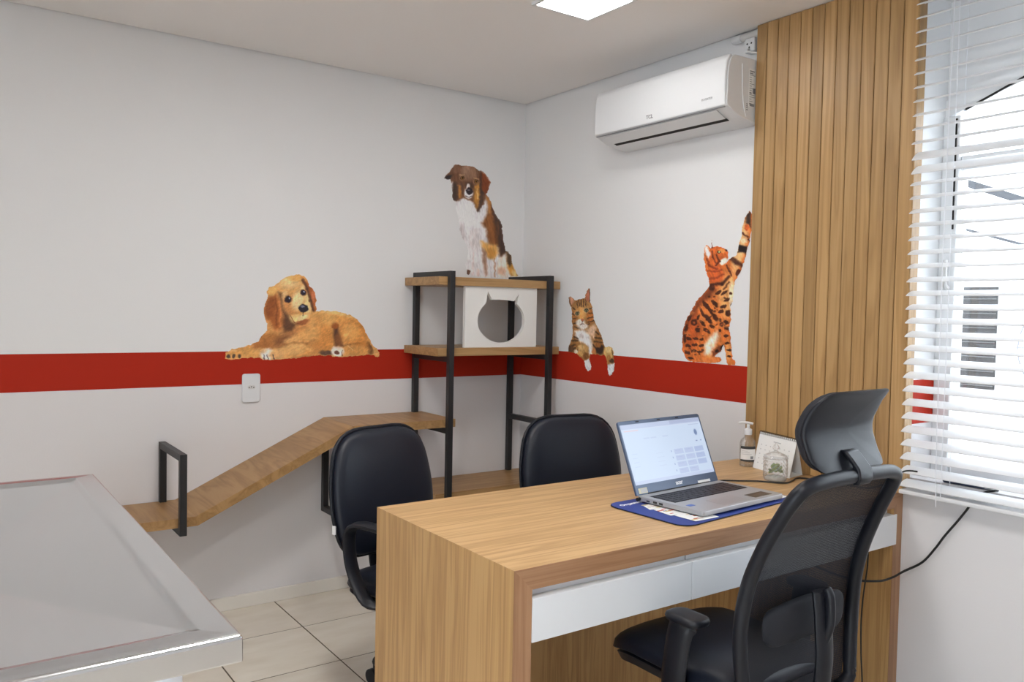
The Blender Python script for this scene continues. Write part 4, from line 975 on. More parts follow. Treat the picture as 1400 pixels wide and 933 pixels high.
# glass jar with succulent
jc = (-0.222, -1.792, DZT)
ja = thing('glass_jar', 'cut glass jar with pointed lid holding a small succulent', 'jar', jc)
bm = NB(); seg = 28; prof = [(0.031, 0.0), (0.037, 0.002), (0.039, 0.010)]+[(0.039, 0.010+0.007*k) for k in range(1, 9)]+[(0.040, 0.070), (0.039, 0.074)]
rings = []
for i, (r, z) in enumerate(prof):
    rings.append([bm.verts.new((jc[0]+(r+(0.0018 if (k+i) % 2 and 2 < i < 11 else 0))*math.cos(2*math.pi*k/seg), jc[1]+(r+(0.0018 if (k+i) % 2 and 2 < i < 11 else 0))*math.sin(2*math.pi*k/seg), jc[2]+z)) for k in range(seg)])
for A, B in zip(rings, rings[1:]):
    for k in range(seg):
        a, b_, c_, d = A[k], A[(k+1) % seg], B[(k+1) % seg], B[k]
        bm.faces.new((a, b_, c_)); bm.faces.new((a, c_, d))
bm.faces.new(rings[0][::-1])
obj('bowl', bm, M_jar, ja)
obj('lid', lathe(NB(), [(0.0405, 0.0745), (0.041, 0.078), (0.036, 0.086), (0.022, 0.093), (0.008, 0.098), (0.006, 0.101)], jc, 20), M_jar, ja, smooth=25)
obj('finial', lathe(NB(), [(0.004, 0.101), (0.010, 0.107), (0.0115, 0.112), (0.006, 0.121), (0.0008, 0.128)], jc, 8), M_jar, ja)
su = thing('succulent', 'small green succulent plant inside the glass jar', 'plant', (jc[0], jc[1], jc[2]+0.004))
M_leaf = principled('green_leaf', (0.16, 0.26, 0.035, 1), 0.45); M_leaf2 = principled('dark_green_leaf', (0.07, 0.14, 0.02, 1), 0.5)
rnd = random.Random(4)
for k in range(34):
    th = rnd.uniform(0, 6.283); ph = rnd.uniform(-0.2, 1.4); d = Vector((math.cos(th)*math.cos(ph), math.sin(th)*math.cos(ph), math.sin(ph)))
    p0 = Vector((jc[0], jc[1], jc[2]+0.030))+d*0.010; p1 = p0+d*rnd.uniform(0.014, 0.021)
    obj('leaf', tube(NB(), [tuple(p0), tuple(p0.lerp(p1, 0.45)), tuple(p0.lerp(p1, 0.8)), tuple(p1)], [0.002, 0.0068, 0.006, 0.001], 6, flat=0.55), M_leaf if k % 3 else M_leaf2, su, smooth=60)
obj('gravel', lathe(NB(), [(0.030, 0.001), (0.034, 0.006), (0.030, 0.014), (0.012, 0.018)], (jc[0], jc[1], jc[2]), 16), principled('pale_gravel', (0.55, 0.54, 0.50, 1), 0.9), su)

# ------------------------------------------------------------------ cables
def cable(name, label, pts, r=0.0026):
    o = obj(name, tube(NB(), smooth_path(pts, 8), r, 8), M_cable, smooth=60); tag(o, label, 'cable'); return o
ZC = DZT+0.003
cable('power_cable', 'thin black cable running over the desk past the glass jar', [(-0.478, -1.742, ZC), (-0.41, -1.712, ZC), (-0.345, -1.752, ZC), (-0.30, -1.782, ZC), (-0.278, -1.812, ZC), (-0.245, -1.850, ZC), (-0.19, -1.838, ZC), (-0.14, -1.82, ZC), (-0.115, -1.84, ZC), (-0.085, -1.93, ZC), (-0.09, -2.05, ZC+0.004), (-0.092, -2.115, ZC+0.035), (-0.094, -2.17, 0.833), (-0.088, -2.21, 0.839)])
cable('power_cable', 'black cable sagging from under the blind down to the desk leg', [(0.012, -2.40, 0.8055), (-0.004, -2.395, 0.8055), (-0.016, -2.372, 0.795), (-0.013, -2.338, 0.757), (-0.012, -2.325, 0.735), (-0.012, -2.296, 0.690), (-0.012, -2.262, 0.640), (-0.012, -2.235, 0.595), (-0.012, -2.195, 0.540), (-0.030, -2.145, 0.500), (-0.075, -2.135, 0.486), (-0.13, -2.12, 0.480), (-0.20, -2.07, 0.485), (-0.28, -2.00, 0.52), (-0.32, -1.94, 0.565), (-0.33, -1.92, 0.588)], 0.0036)
cable('power_cable', 'thin black cable dangling below the right drawer beside the desk leg', [(-0.075, -2.05, 0.575), (-0.075, -2.05, 0.50), (-0.085, -2.045, 0.40), (-0.10, -2.05, 0.32), (-0.11, -2.06, 0.22), (-0.13, -2.08, 0.12), (-0.17, -2.10, 0.03), (-0.22, -2.10, 0.006), (-0.30, -2.06, 0.006)], 0.0024)
ad = thing('cable_adapter', 'small dark blue adapter lying on the window sill', 'adapter', (0.03, -2.31, WZ0))
obj('case', box(NB(), 0.012, 0.05, -2.36, -2.235, WZ0+0.0005, WZ0+0.028), principled('dark_blue_case', (0.03, 0.04, 0.08, 1), 0.4), ad, bevel=0.005)
obj('cap', box(NB(), 0.014, 0.048, -2.385, -2.36, WZ0+0.003, WZ0+0.026), M_alu, ad, bevel=0.003)

# ================================================================== WALL STICKERS (flat printed animals)
M_fur1 = attr_mat('printed_fur_soft', 0.5, fur=(120, 120, 70))
M_fur2 = attr_mat('printed_fur_streaked', 0.5, fur=(160, 160, 45))
def sticker(name, label, cat, canvas, corners, off, outline, mat):
    me = canvas.mesh(name, [tuple(np.array(c)+np.array(off)) for c in corners], outline, 1.2)
    o = obj(name, me, mat); return tag(o, label, cat)
OFFB, OFFR = (0, -0.0012, 0), (-0.0012, 0, 0)

# --- lying golden puppy
D1 = [(40, 795), (45, 750), (85, 715), (150, 700), (230, 680), (290, 650), (330, 590), (365, 555), (360, 500), (345, 460), (335, 420), (335, 370), (350, 320), (365, 280), (362, 230), (375, 200), (420, 190), (450, 160), (500, 120), (560, 100), (620, 92), (660, 105), (690, 140), (705, 190), (735, 215), (755, 260), (765, 300), (755, 340), (765, 380), (757, 398), (800, 392), (900, 395), (980, 408), (1060, 430), (1120, 465), (1165, 515), (1200, 575), (1230, 630), (1260, 680), (1300, 715), (1325, 745), (1320, 775), (1290, 778), (1260, 762), (1200, 757), (1180, 768), (1080, 775), (1000, 780), (900, 778), (890, 770), (760, 770), (640, 785), (560, 795), (430, 805), (330, 803), (310, 790), (230, 785), (150, 795), (80, 802)]
cv = Canvas(1400, 852, 3.2); cv.warp(4.5, 24, 2); cv.fill((210, 154, 94))
cv.ell(930, 430, 260, 70, (226, 180, 112), 1.0); cv.ell(1000, 520, 230, 110, (216, 152, 84), 0.9)
cv.ell(800, 560, 150, 140, (212, 150, 84), 0.8); cv.ell(820, 640, 110, 110, (205, 138, 72), 0.8); cv.ell(700, 560, 90, 120, (218, 162, 98), 0.8)
cv.ell(1090, 590, 130, 110, (214, 146, 76), 0.7); cv.ell(1060, 570, 70, 70, (222, 160, 92), 0.9)
cv.ell(650, 730, 170, 60, (206, 146, 84), 0.7); cv.ell(560, 715, 130, 50, (220, 168, 106), 0.7); cv.ell(400, 640, 110, 60, (176, 116, 62), 0.8)
cv.ell(190, 740, 150, 45, (206, 150, 86), 0.6); cv.ell(330, 690, 80, 50, (170, 108, 58), 0.8)
cv.poly([(420, 640), (470, 600), (540, 560), (600, 560), (560, 620), (500, 680), (430, 690)], (128, 82, 52), 40, 0.85)
cv.poly([(480, 560), (620, 520), (700, 470), (690, 540), (560, 600)], (188, 124, 70), 40, 0.8)
cv.poly([(910, 520), (945, 530), (975, 620), (995, 690), (925, 695), (912, 620)], (78, 50, 40), 16, 0.92)
cv.ell(925, 520, 30, 24, (150, 84, 40), 0.8)
cv.ell(850, 745, 60, 22, (96, 70, 56), 0.7); cv.ell(1225, 705, 30, 55, (104, 68, 40), 0.7, -30); cv.ell(1160, 690, 60, 60, (196, 128, 64), 0.8)
cv.ell(1110, 725, 120, 40, (206, 146, 82), 0.6); cv.ell(945, 735, 55, 42, (236, 222, 208), 0.5); cv.ell(940, 745, 22, 16, (110, 70, 54), 0.6)
cv.stroke([(985, 720), (985, 770)], 7, (120, 80, 56)); cv.stroke([(1040, 690), (1080, 720)], 6, (238, 204, 150), 6, 0.7)
cv.ell(365, 755, 58, 48, (230, 222, 214), 0.6); cv.ell(440, 760, 60, 45, (214, 164, 108), 0.8)
for x in (335, 365, 410): cv.stroke([(x, 760), (x+8, 798)], 8, (70, 56, 60), 5, 0.85)
for x in (65, 105, 150): cv.ell(x, 772, 14, 16, (74, 58, 48), 0.7)
cv.stroke([(60, 730), (120, 725)], 10, (236, 200, 150), 10, 0.6)
# head
cv.ell(570, 260, 190, 165, (216, 160, 98), 0.5); cv.ell(540, 160, 90, 55, (228, 186, 128), 0.9); cv.ell(600, 120, 70, 30, (224, 166, 96), 0.8)
cv.ell(610, 430, 120, 80, (214, 156, 92), 0.6); cv.ell(560, 360, 70, 90, (206, 142, 84), 0.8); cv.ell(610, 310, 50, 80, (236, 204, 150), 0.9, 15)
cv.ell(500, 262, 26, 34, (230, 190, 134), 1.0, 20, 0.8); cv.ell(655, 205, 26, 22, (232, 198, 144), 1.0, 0, 0.8); cv.ell(695, 330, 30, 90, (232, 200, 140), 0.8)
cv.ell(590, 460, 80, 35, (236, 196, 130), 0.8, -10); cv.ell(650, 490, 55, 22, (150, 88, 52), 0.7, -18); cv.ell(650, 448, 50, 18, (232, 196, 140), 0.7, -15)
cv.poly([(450, 240), (475, 250), (490, 380), (560, 480), (600, 510), (560, 560), (500, 570), (478, 520), (490, 440), (470, 330)], (86, 56, 40), 22, 0.9)
cv.poly([(365, 290), (430, 250), (455, 300), (478, 400), (490, 480), (468, 552), (425, 558), (385, 490), (342, 440), (340, 360)], (160, 92, 46), 26)
cv.ell(385, 370, 36, 80, (140, 78, 38), 0.9, 10); cv.stroke([(455, 320), (470, 430), (462, 520)], 18, (208, 130, 74), 16, 0.8); cv.stroke([(430, 290), (440, 400), (435, 520)], 10, (120, 66, 34), 10, 0.7)
cv.ell(400, 225, 40, 40, (222, 170, 100), 0.8)
cv.poly([(640, 120), (680, 150), (735, 215), (762, 300), (752, 345), (765, 385), (742, 402), (722, 340), (700, 260), (670, 180)], (162, 88, 46), 18)
cv.stroke([(650, 140), (690, 215), (715, 310), (738, 390)], 20, (86, 54, 38), 14, 0.85); cv.ell(738, 270, 16, 50, (196, 116, 74), 0.8)
cv.ell(531, 300, 33, 30, (120, 78, 54), 0.5); cv.ell(531, 300, 26, 25, (44, 34, 42), 0.35); cv.ell(538, 291, 7, 7, (170, 170, 190), 0.8)
cv.ell(656, 243, 27, 26, (120, 78, 54), 0.5); cv.ell(656, 243, 20, 21, (44, 34, 46), 0.35); cv.ell(662, 236, 6, 6, (170, 170, 190), 0.8)
cv.ell(655, 374, 40, 34, (40, 36, 44), 0.25); cv.ell(648, 358, 18, 9, (110, 112, 130), 0.9); cv.stroke([(655, 405), (650, 435)], 8, (70, 46, 40)); cv.stroke([(545, 430), (580, 490), (620, 505)], 6, (110, 66, 42), 6, 0.8)
cv.ell(870, 470, 60, 40, (228, 176, 106), 1.0, 0, 0.6); cv.ell(960, 640, 40, 60, (176, 110, 56), 1.0, 0, 0.5); cv.ell(760, 700, 90, 40, (190, 126, 66), 1.0, 0, 0.5); cv.ell(1180, 560, 30, 70, (184, 120, 60), 1.0, -25, 0.6)
cv.ell(560, 640, 60, 26, (228, 176, 112), 1.0, -15, 0.7); cv.ell(300, 730, 60, 24, (224, 172, 108), 1.0, -10, 0.7); cv.stroke([(660, 640), (640, 700), (700, 740)], 14, (178, 114, 60), 18, 0.5)
cv.stroke([(440, 700), (500, 678), (580, 662), (680, 668), (750, 640)], 12, (150, 92, 48), 22, 0.6); cv.stroke([(560, 690), (640, 690), (720, 720)], 30, (226, 178, 116), 30, 0.5)
cv.stroke([(985, 692), (1060, 672), (1140, 662)], 10, (140, 86, 46), 16, 0.6); cv.stroke([(960, 560), (1000, 500), (1080, 475), (1150, 520)], 14, (184, 120, 62), 24, 0.45); cv.stroke([(1000, 640), (1010, 600), (1060, 560)], 20, (228, 176, 108), 24, 0.5)
cv.stroke([(780, 420), (760, 520), (770, 600)], 20, (190, 128, 68), 34, 0.4); cv.stroke([(820, 402), (980, 420), (1090, 455)], 18, (236, 198, 134), 22, 0.6); cv.stroke([(560, 790), (700, 776), (820, 764)], 12, (150, 98, 56), 14, 0.6)
cv.stroke([(310, 600), (345, 640), (330, 690)], 18, (150, 96, 52), 24, 0.5); cv.stroke([(370, 560), (400, 580), (440, 590)], 20, (196, 136, 76), 20, 0.6)
cv.grain(0.08, 60, 40, -15, 3); cv.grain(0.09, 8, 30, 60, 4); cv.grain(0.06, 7, 18, 20, 6)
sticker('puppy_sticker', 'wall sticker of a golden puppy lying along the red band', 'wall sticker', cv, [(-1.572, 0, 1.483), (-0.792, 0, 1.521), (-0.785, 0, 1.034), (-1.570, 0, 1.052)], OFFB, D1, M_fur1)

# --- sitting brown and white dog
D2 = [(82, 155), (95, 130), (130, 90), (150, 60), (180, 48), (205, 60), (250, 60), (300, 75), (330, 95), (350, 90), (375, 120), (410, 160), (417, 190), (405, 230), (385, 270), (410, 295), (430, 350), (450, 410), (480, 450), (500, 490), (512, 560), (515, 620), (530, 680), (550, 685), (570, 720), (580, 770), (605, 820), (625, 865), (610, 875), (565, 874), (560, 893), (500, 885), (440, 880), (390, 885), (340, 875), (310, 868), (270, 866), (240, 850), (240, 800), (232, 780), (250, 740), (250, 660), (225, 610), (200, 560), (190, 510), (185, 450), (172, 400), (165, 350), (155, 325), (140, 290), (145, 250), (130, 210), (128, 160), (105, 160)]
cv = Canvas(693, 933, 2.8); cv.warp(4.2, 18, 5); cv.fill((226, 222, 224))
cv.ell(250, 430, 60, 120, (236, 234, 238), 1.0); cv.ell(210, 560, 20, 90, (206, 198, 200), 1.0); cv.ell(300, 600, 40, 80, (216, 208, 208), 1.0)
cv.poly([(375, 270), (410, 295), (450, 410), (500, 490), (515, 620), (535, 690), (490, 735), (470, 650), (400, 640), (385, 520), (348, 485), (385, 430), (395, 350)], (128, 80, 44), 16)
cv.poly([(420, 330), (455, 410), (505, 490), (518, 620), (535, 690), (485, 720), (470, 600), (455, 500), (430, 420)], (62, 48, 46), 24, 0.9)
cv.stroke([(410, 430), (425, 560), (440, 640)], 34, (146, 92, 50), 20, 0.8); cv.stroke([(385, 290), (410, 330), (405, 400)], 22, (186, 128, 72), 14, 0.8); cv.stroke([(470, 470), (480, 560)], 16, (110, 74, 52), 12, 0.7)
cv.poly([(345, 610), (400, 630), (465, 640), (475, 700), (440, 745), (395, 725), (350, 650)], (216, 162, 88), 18, 0.95); cv.ell(420, 700, 30, 40, (198, 140, 66), 0.9)
cv.poly([(355, 660), (385, 690), (392, 860), (378, 868), (358, 760)], (150, 108, 84), 14, 0.85); cv.stroke([(290, 700), (285, 860)], 14, (206, 190, 188), 12, 0.8)
cv.poly([(470, 745), (510, 715), (545, 740), (550, 880), (480, 880), (455, 800)], (236, 220, 206), 16, 0.95); cv.ell(500, 830, 30, 30, (214, 176, 150), 1.0)
cv.stroke([(445, 740), (450, 870)], 9, (168, 120, 84), 8, 0.8); cv.stroke([(325, 860), (325, 820)], 20, (224, 190, 180), 14, 0.6)
cv.poly([(535, 690), (568, 715), (582, 775), (625, 868), (570, 870), (540, 800)], (194, 138, 62), 14); cv.poly([(535, 685), (565, 700), (578, 770), (560, 800), (540, 760)], (72, 54, 44), 14, 0.9); cv.ell(596, 850, 16, 30, (226, 190, 130), 1.0, -25)
cv.ell(252, 838, 16, 18, (110, 78, 62), 0.5)
# head
cv.poly([(130, 120), (180, 55), (250, 55), (330, 90), (370, 160), (385, 260), (370, 340), (318, 390), (290, 330), (220, 300), (165, 325), (138, 290), (145, 200)], (116, 80, 58), 10)
cv.ell(255, 115, 60, 55, (134, 100, 80), 0.9); cv.ell(240, 90, 30, 40, (160, 124, 102), 1.0); cv.ell(290, 110, 20, 45, (150, 112, 88), 1.0, -15)
cv.stroke([(160, 200), (160, 300)], 34, (66, 52, 46), 20, 0.9); cv.stroke([(190, 210), (196, 290)], 18, (192, 132, 66), 14, 0.9); cv.stroke([(205, 190), (215, 260)], 16, (92, 66, 54), 12, 0.8)
cv.poly([(300, 210), (335, 190), (340, 260), (330, 330), (318, 385), (296, 320)], (196, 136, 62), 14, 0.95); cv.stroke([(345, 200), (350, 320), (325, 385)], 24, (78, 58, 48), 14, 0.85); cv.stroke([(318, 230), (322, 300)], 8, (236, 200, 130), 8, 0.8)
cv.poly([(82, 156), (100, 125), (150, 65), (185, 48), (205, 62), (190, 110), (160, 160), (130, 190), (125, 160)], (112, 76, 56), 10); cv.poly([(82, 157), (110, 128), (140, 130), (125, 160)], (44, 38, 40), 10); cv.ell(165, 85, 26, 30, (130, 92, 70), 0.9)
cv.poly([(340, 95), (375, 120), (416, 180), (405, 235), (380, 275), (352, 240), (338, 160)], (128, 66, 36), 12); cv.poly([(340, 100), (352, 130), (352, 240), (375, 272), (345, 260), (335, 160)], (58, 44, 42), 12, 0.8)
cv.ell(258, 205, 30, 26, (84, 60, 48), 0.9); cv.ell(256, 262, 31, 40, (232, 226, 228), 0.5); cv.ell(254, 214, 13, 22, (226, 216, 214), 0.7); cv.ell(262, 245, 25, 26, (46, 36, 40), 0.3); cv.ell(255, 238, 9, 6, (120, 110, 116), 0.9); cv.stroke([(235, 283), (258, 290), (282, 280)], 6, (90, 70, 70), 4)
for x, y in ((213, 152), (310, 178)): cv.ell(x, y, 20, 17, (186, 148, 108), 0.9, 0, 0.55); cv.ell(x, y, 16, 14, (56, 40, 32), 0.4); cv.ell(x, y+1, 11, 11, (150, 100, 40), 0.5); cv.ell(x, y, 6, 7, (26, 20, 20), 0.4)
cv.stroke([(195, 130), (225, 128)], 7, (196, 156, 112), 6, 0.8); cv.stroke([(295, 155), (325, 160)], 7, (196, 156, 112), 6, 0.8)
cv.grain(0.07, 40, 60, 10, 3); cv.grain(0.12, 8, 36, -8, 4)
sticker('dog_sticker', 'wall sticker of a sitting brown and white dog above the rack', 'wall sticker', cv, [(-0.563, 0, 2.048), (0.010, 0, 2.119), (0.027, 0, 1.445), (-0.552, 0, 1.425)], OFFB, D2, M_fur2)

# --- tabby cat looking over the red band
C1 = [(55, 150), (75, 138), (100, 160), (125, 185), (160, 165), (215, 160), (228, 115), (258, 58), (270, 90), (268, 190), (290, 240), (298, 300), (303, 350), (320, 395), (350, 450), (375, 520), (395, 590), (410, 625), (440, 612), (470, 625), (488, 670), (488, 740), (494, 780), (490, 840), (470, 875), (450, 890), (432, 870), (432, 810), (420, 760), (412, 710), (395, 690), (380, 705), (335, 690), (300, 690), (268, 690), (265, 735), (280, 790), (275, 840), (245, 845), (222, 820), (215, 770), (208, 745), (170, 715), (145, 685), (110, 675), (50, 670), (55, 620), (90, 540), (100, 470), (95, 420), (88, 370), (90, 300), (80, 240), (60, 200)]
cv = Canvas(553, 933, 3.4); cv.warp(3.8, 18, 8); cv.fill((158, 110, 62)); DK = (62, 44, 34)
cv.ell(195, 260, 100, 95, (176, 128, 76), 0.6); cv.ell(190, 300, 34, 70, (214, 160, 96), 0.9); cv.ell(265, 330, 30, 60, (178, 108, 54), 0.8); cv.ell(120, 330, 26, 50, (164, 106, 56), 0.8)
for a in ([(180, 168), (185, 240)], [(205, 165), (205, 235)], [(160, 172), (168, 230)], [(230, 170), (225, 225)], [(140, 190), (150, 240)], [(100, 250), (125, 262)], [(95, 300), (118, 318)], [(98, 350), (130, 350)], [(262, 260), (292, 250)], [(255, 300), (297, 300)], [(245, 350), (300, 335)], [(250, 385), (305, 368)], [(105, 400), (135, 395)], [(120, 430), (165, 445)], [(225, 420), (262, 400)]): cv.stroke(a, 11, DK, 7, 0.85)
cv.poly([(58, 152), (78, 142), (118, 190), (88, 225)], (204, 150, 122), 10); cv.stroke([(58, 152), (72, 205), (88, 230)], 8, DK, 6, 0.8); cv.poly([(222, 150), (258, 62), (266, 100), (262, 185), (235, 180)], (178, 108, 84), 10); cv.stroke([(262, 70), (268, 130), (264, 190)], 9, DK, 6, 0.8)
cv.ell(175, 392, 46, 34, (234, 222, 210), 0.7); cv.ell(200, 425, 50, 26, (228, 216, 208), 0.8)
for x, y in ((144, 302), (231, 273)): cv.ell(x, y, 27, 22, (214, 190, 156), 0.8, 0, 0.7); cv.ell(x, y, 21, 18, (40, 36, 34), 0.35); cv.ell(x, y+1, 14, 13, (150, 152, 110), 0.5); cv.ell(x, y, 6, 11, (24, 24, 24), 0.4)
cv.stroke([(178, 280), (182, 350)], 14, (226, 158, 84), 10, 0.8); cv.ell(193, 366, 16, 12, (168, 98, 70), 0.5); cv.stroke([(193, 378), (190, 400), (170, 410)], 6, (90, 60, 50), 5, 0.9); cv.stroke([(190, 400), (215, 405)], 6, (90, 60, 50), 5, 0.9)
cv.poly([(120, 470), (200, 452), (262, 500), (292, 600), (285, 690), (255, 690), (245, 620), (205, 585), (160, 560), (125, 520)], (236, 231, 230), 22)
cv.poly([(235, 460), (312, 400), (330, 440), (305, 545), (255, 490)], (226, 192, 164), 18, 0.9)
cv.ell(190, 520, 20, 30, (216, 206, 204), 1.0)
for a in ([(110, 520), (150, 540)], [(95, 560), (150, 560)], [(70, 620), (120, 600)], [(90, 650), (125, 630)], [(325, 480), (350, 500)], [(315, 530), (372, 540)], [(310, 570), (380, 575)], [(300, 600), (330, 640)]): cv.stroke(a, 16, DK, 9, 0.8)
cv.ell(360, 640, 44, 48, (52, 36, 30), 0.6); cv.ell(345, 600, 26, 26, (150, 96, 50), 0.7); cv.ell(305, 660, 18, 30, (190, 120, 70), 0.8); cv.ell(80, 640, 30, 34, (96, 66, 46), 0.8)
cv.ell(195, 650, 58, 62, (190, 146, 90), 0.4, 20); cv.ell(180, 625, 30, 26, (214, 176, 120), 0.9); cv.ell(228, 705, 28, 34, (128, 84, 46), 0.7); cv.stroke([(150, 625), (148, 670)], 8, DK, 5, 0.8); cv.ell(130, 665, 20, 20, (222, 206, 186), 0.8)
cv.poly([(212, 750), (262, 730), (282, 795), (275, 843), (245, 848), (222, 820)], (230, 230, 236), 10)
cv.ell(440, 670, 48, 62, (196, 158, 98), 0.4); cv.ell(440, 645, 26, 28, (226, 198, 140), 0.9); cv.ell(465, 750, 24, 20, (74, 52, 36), 0.6); cv.ell(440, 720, 20, 24, (166, 116, 64), 0.7); cv.stroke([(468, 650), (480, 690)], 10, DK, 6, 0.7)
cv.poly([(425, 790), (495, 770), (490, 840), (470, 878), (450, 893), (430, 868)], (230, 230, 236), 10)
cv.grain(0.10, 30, 40, 10, 3); cv.grain(0.16, 9, 24, -12, 4)
sticker('tabby_cat_sticker', 'wall sticker of a tabby cat hanging its paws over the red band', 'wall sticker', cv, [(0, -0.343, 1.457), (0, -0.767, 1.450), (0, -0.783, 1.002), (0, -0.361, 0.968)], OFFR, C1, M_fur2)

# --- spotted cat reaching up
C2 = [(235, 195), (240, 240), (270, 235), (300, 245), (322, 255), (325, 300), (312, 340), (330, 310), (345, 300), (372, 285), (380, 240), (395, 180), (405, 110), (420, 60), (440, 35), (455, 60), (452, 140), (436, 220), (420, 290), (405, 340), (390, 390), (365, 425), (355, 470), (355, 520), (340, 580), (340, 650), (330, 700), (340, 760), (345, 830), (350, 870), (368, 895), (360, 912), (325, 910), (315, 885), (310, 830), (300, 795), (285, 830), (250, 860), (280, 865), (288, 885), (270, 895), (240, 900), (180, 895), (110, 890), (80, 870), (60, 830), (58, 770), (65, 700), (90, 640), (120, 590), (150, 540), (190, 500), (222, 460), (215, 420), (200, 370), (188, 310), (190, 250), (200, 228), (215, 235), (230, 250)]
cv = Canvas(477, 933, 2.1); cv.warp(3.0, 13, 11); cv.fill((206, 112, 52)); DK = (62, 30, 20)
cv.ell(320, 520, 50, 120, (226, 160, 96), 0.9); cv.ell(390, 230, 30, 160, (232, 178, 120), 0.8, 12); cv.ell(345, 520, 16, 80, (242, 214, 176), 0.9); cv.ell(120, 700, 50, 140, (188, 88, 40), 0.9, 15); cv.ell(215, 610, 60, 80, (214, 122, 60), 0.9)
cv.poly([(190, 800), (225, 750), (262, 720), (275, 745), (250, 800), (225, 850), (195, 850)], (240, 224, 204), 18); cv.ell(325, 830, 16, 60, (226, 150, 84), 0.8); cv.ell(230, 880, 60, 18, (214, 120, 60), 0.6)
cv.poly([(150, 545), (190, 500), (225, 462), (262, 480), (235, 520), (180, 560), (120, 640), (80, 720), (62, 780), (60, 720), (95, 640)], (110, 52, 30), 18, 0.85)
blobs = [(132, 668, 18, 20, 0), (150, 712, 16, 12, 30), (180, 672, 22, 9, 40), (178, 610, 9, 34, -25), (200, 570, 10, 34, -35), (225, 600, 9, 40, -30), (215, 650, 12, 34, -40), (250, 560, 12, 26, -40), (255, 640, 12, 24, -30), (205, 715, 26, 10, 35), (235, 690, 18, 9, 30), (285, 605, 16, 10, -20), (300, 578, 18, 10, -15), (325, 615, 14, 20, 0), (290, 680, 12, 14, 0), (315, 668, 16, 10, 20), (320, 700, 16, 12, 0), (280, 655, 8, 10, 0), (278, 715, 8, 9, 0), (320, 540, 18, 8, -25), (305, 500, 22, 8, -35), (340, 505, 9, 8, 0), (270, 500, 20, 9, -30), (100, 760, 16, 10, 20), (140, 760, 18, 8, 10), (175, 765, 14, 8, 0), (95, 800, 18, 9, 10), (135, 795, 20, 8, 5), (175, 800, 16, 8, -10), (90, 840, 16, 10, 10), (130, 830, 20, 8, 5), (165, 835, 16, 7, 0), (110, 870, 20, 8, 5), (75, 760, 8, 24, 0), (85, 700, 10, 24, 15), (105, 640, 10, 22, 25), (315, 745, 14, 8, 0), (322, 785, 16, 8, 0), (330, 825, 14, 6, 0), (332, 862, 12, 6, 0), (155, 640, 10, 18, 20), (235, 470, 16, 18, 0), (345, 570, 6, 12, 0)]
for x, y, rx_, ry_, ro in blobs: cv.ell(x, y, rx_, ry_, DK, 0.45, ro, 0.92)
for x, y, ro in ((132, 668, 0), (205, 715, 35), (290, 680, 0)): cv.ell(x, y, 6, 5, (150, 72, 36), 0.8, ro)
cv.poly([(378, 228), (430, 238), (425, 278), (380, 268)], (34, 26, 26), 8); cv.poly([(422, 55), (445, 35), (445, 130), (418, 100)], (48, 34, 30), 10); cv.stroke([(400, 160), (432, 185)], 10, (96, 48, 30), 6); cv.stroke([(345, 305), (372, 330), (402, 345)], 24, (74, 38, 26), 12, 0.9); cv.ell(378, 385, 12, 22, (84, 40, 26), 0.5, 20); cv.ell(425, 130, 12, 20, (196, 92, 44), 0.7); cv.ell(412, 205, 16, 14, (240, 206, 166), 0.8); cv.ell(440, 200, 8, 10, (90, 44, 30), 0.6)
cv.poly([(235, 835), (270, 800), (302, 790), (304, 820), (270, 845), (240, 858)], (120, 62, 36), 8); cv.ell(262, 830, 8, 12, (40, 26, 22), 0.5, 30); cv.ell(290, 808, 7, 12, (40, 26, 22), 0.5, 30)
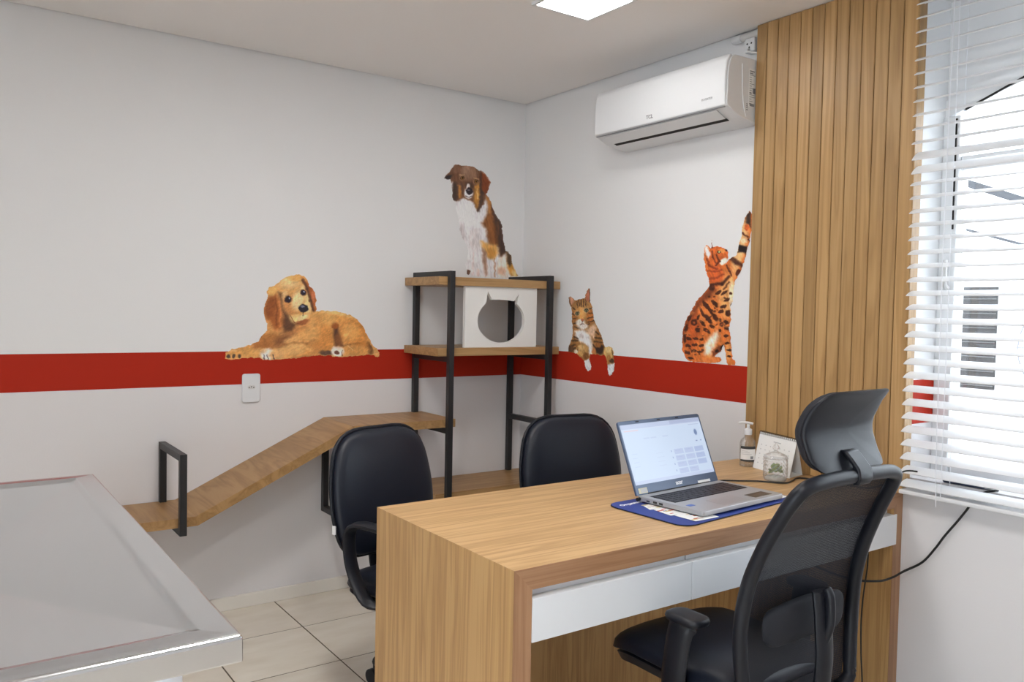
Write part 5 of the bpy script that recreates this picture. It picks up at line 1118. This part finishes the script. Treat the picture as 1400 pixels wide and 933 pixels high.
# head and neck
cv.ell(265, 290, 62, 58, (202, 100, 46), 0.5); cv.ell(255, 400, 45, 60, (196, 92, 44), 0.6); cv.ell(300, 322, 24, 16, (244, 226, 208), 0.6, -40); cv.ell(292, 262, 20, 12, (226, 134, 70), 0.8); cv.poly([(196, 235), (212, 240), (226, 285), (215, 308), (196, 275)], (232, 222, 224), 8); cv.poly([(228, 250), (236, 195), (242, 245)], (120, 52, 34), 6)
cv.ell(316, 258, 10, 8, (70, 34, 30), 0.5); cv.ell(275, 268, 11, 9, (50, 30, 24), 0.4); cv.ell(277, 266, 5, 5, (190, 190, 120), 0.5); cv.stroke([(262, 285), (278, 320), (258, 345)], 9, (84, 34, 24), 6, 0.9); cv.stroke([(236, 265), (240, 300), (258, 330)], 8, (96, 40, 26), 6, 0.8); cv.stroke([(205, 310), (220, 345), (260, 365)], 12, (118, 46, 28), 8, 0.8); cv.stroke([(210, 375), (250, 380), (290, 370)], 10, (128, 52, 30), 8, 0.7); cv.stroke([(222, 420), (262, 415), (300, 395)], 10, (128, 52, 30), 8, 0.7); cv.stroke([(230, 455), (290, 450), (330, 410)], 16, (66, 34, 24), 9, 0.9); cv.stroke([(318, 345), (335, 380), (345, 405)], 9, (80, 36, 24), 6, 0.9); cv.stroke([(330, 440), (300, 480)], 10, DK, 8, 0.8)
rn = random.Random(12)
for k in range(46):
    t_ = rn.random(); yy = 520+t_*340; xx = rn.uniform(215-t_*130, 345-t_*60) if yy < 700 else rn.uniform(75, 190)
    cv.ell(xx, yy, rn.uniform(4, 9), rn.uniform(3, 6), DK, 0.7, rn.uniform(-40, 40), 0.75)
for k in range(26): cv.ell(rn.uniform(70, 330), rn.uniform(500, 880), rn.uniform(10, 20), rn.uniform(6, 10), (232, 150, 84), 1.0, rn.uniform(-40, 40), 0.35)
cv.grain(0.12, 40, 50, 10, 3); cv.grain(0.14, 7, 18, -25, 4)
sticker('spotted_cat_sticker', 'wall sticker of a spotted orange cat reaching up beside the oak panel', 'wall sticker', cv, [(0, -1.071, 1.769), (0, -1.506, 1.729), (0, -1.529, 1.105), (0, -1.097, 1.074)], OFFR, C2, M_fur2)
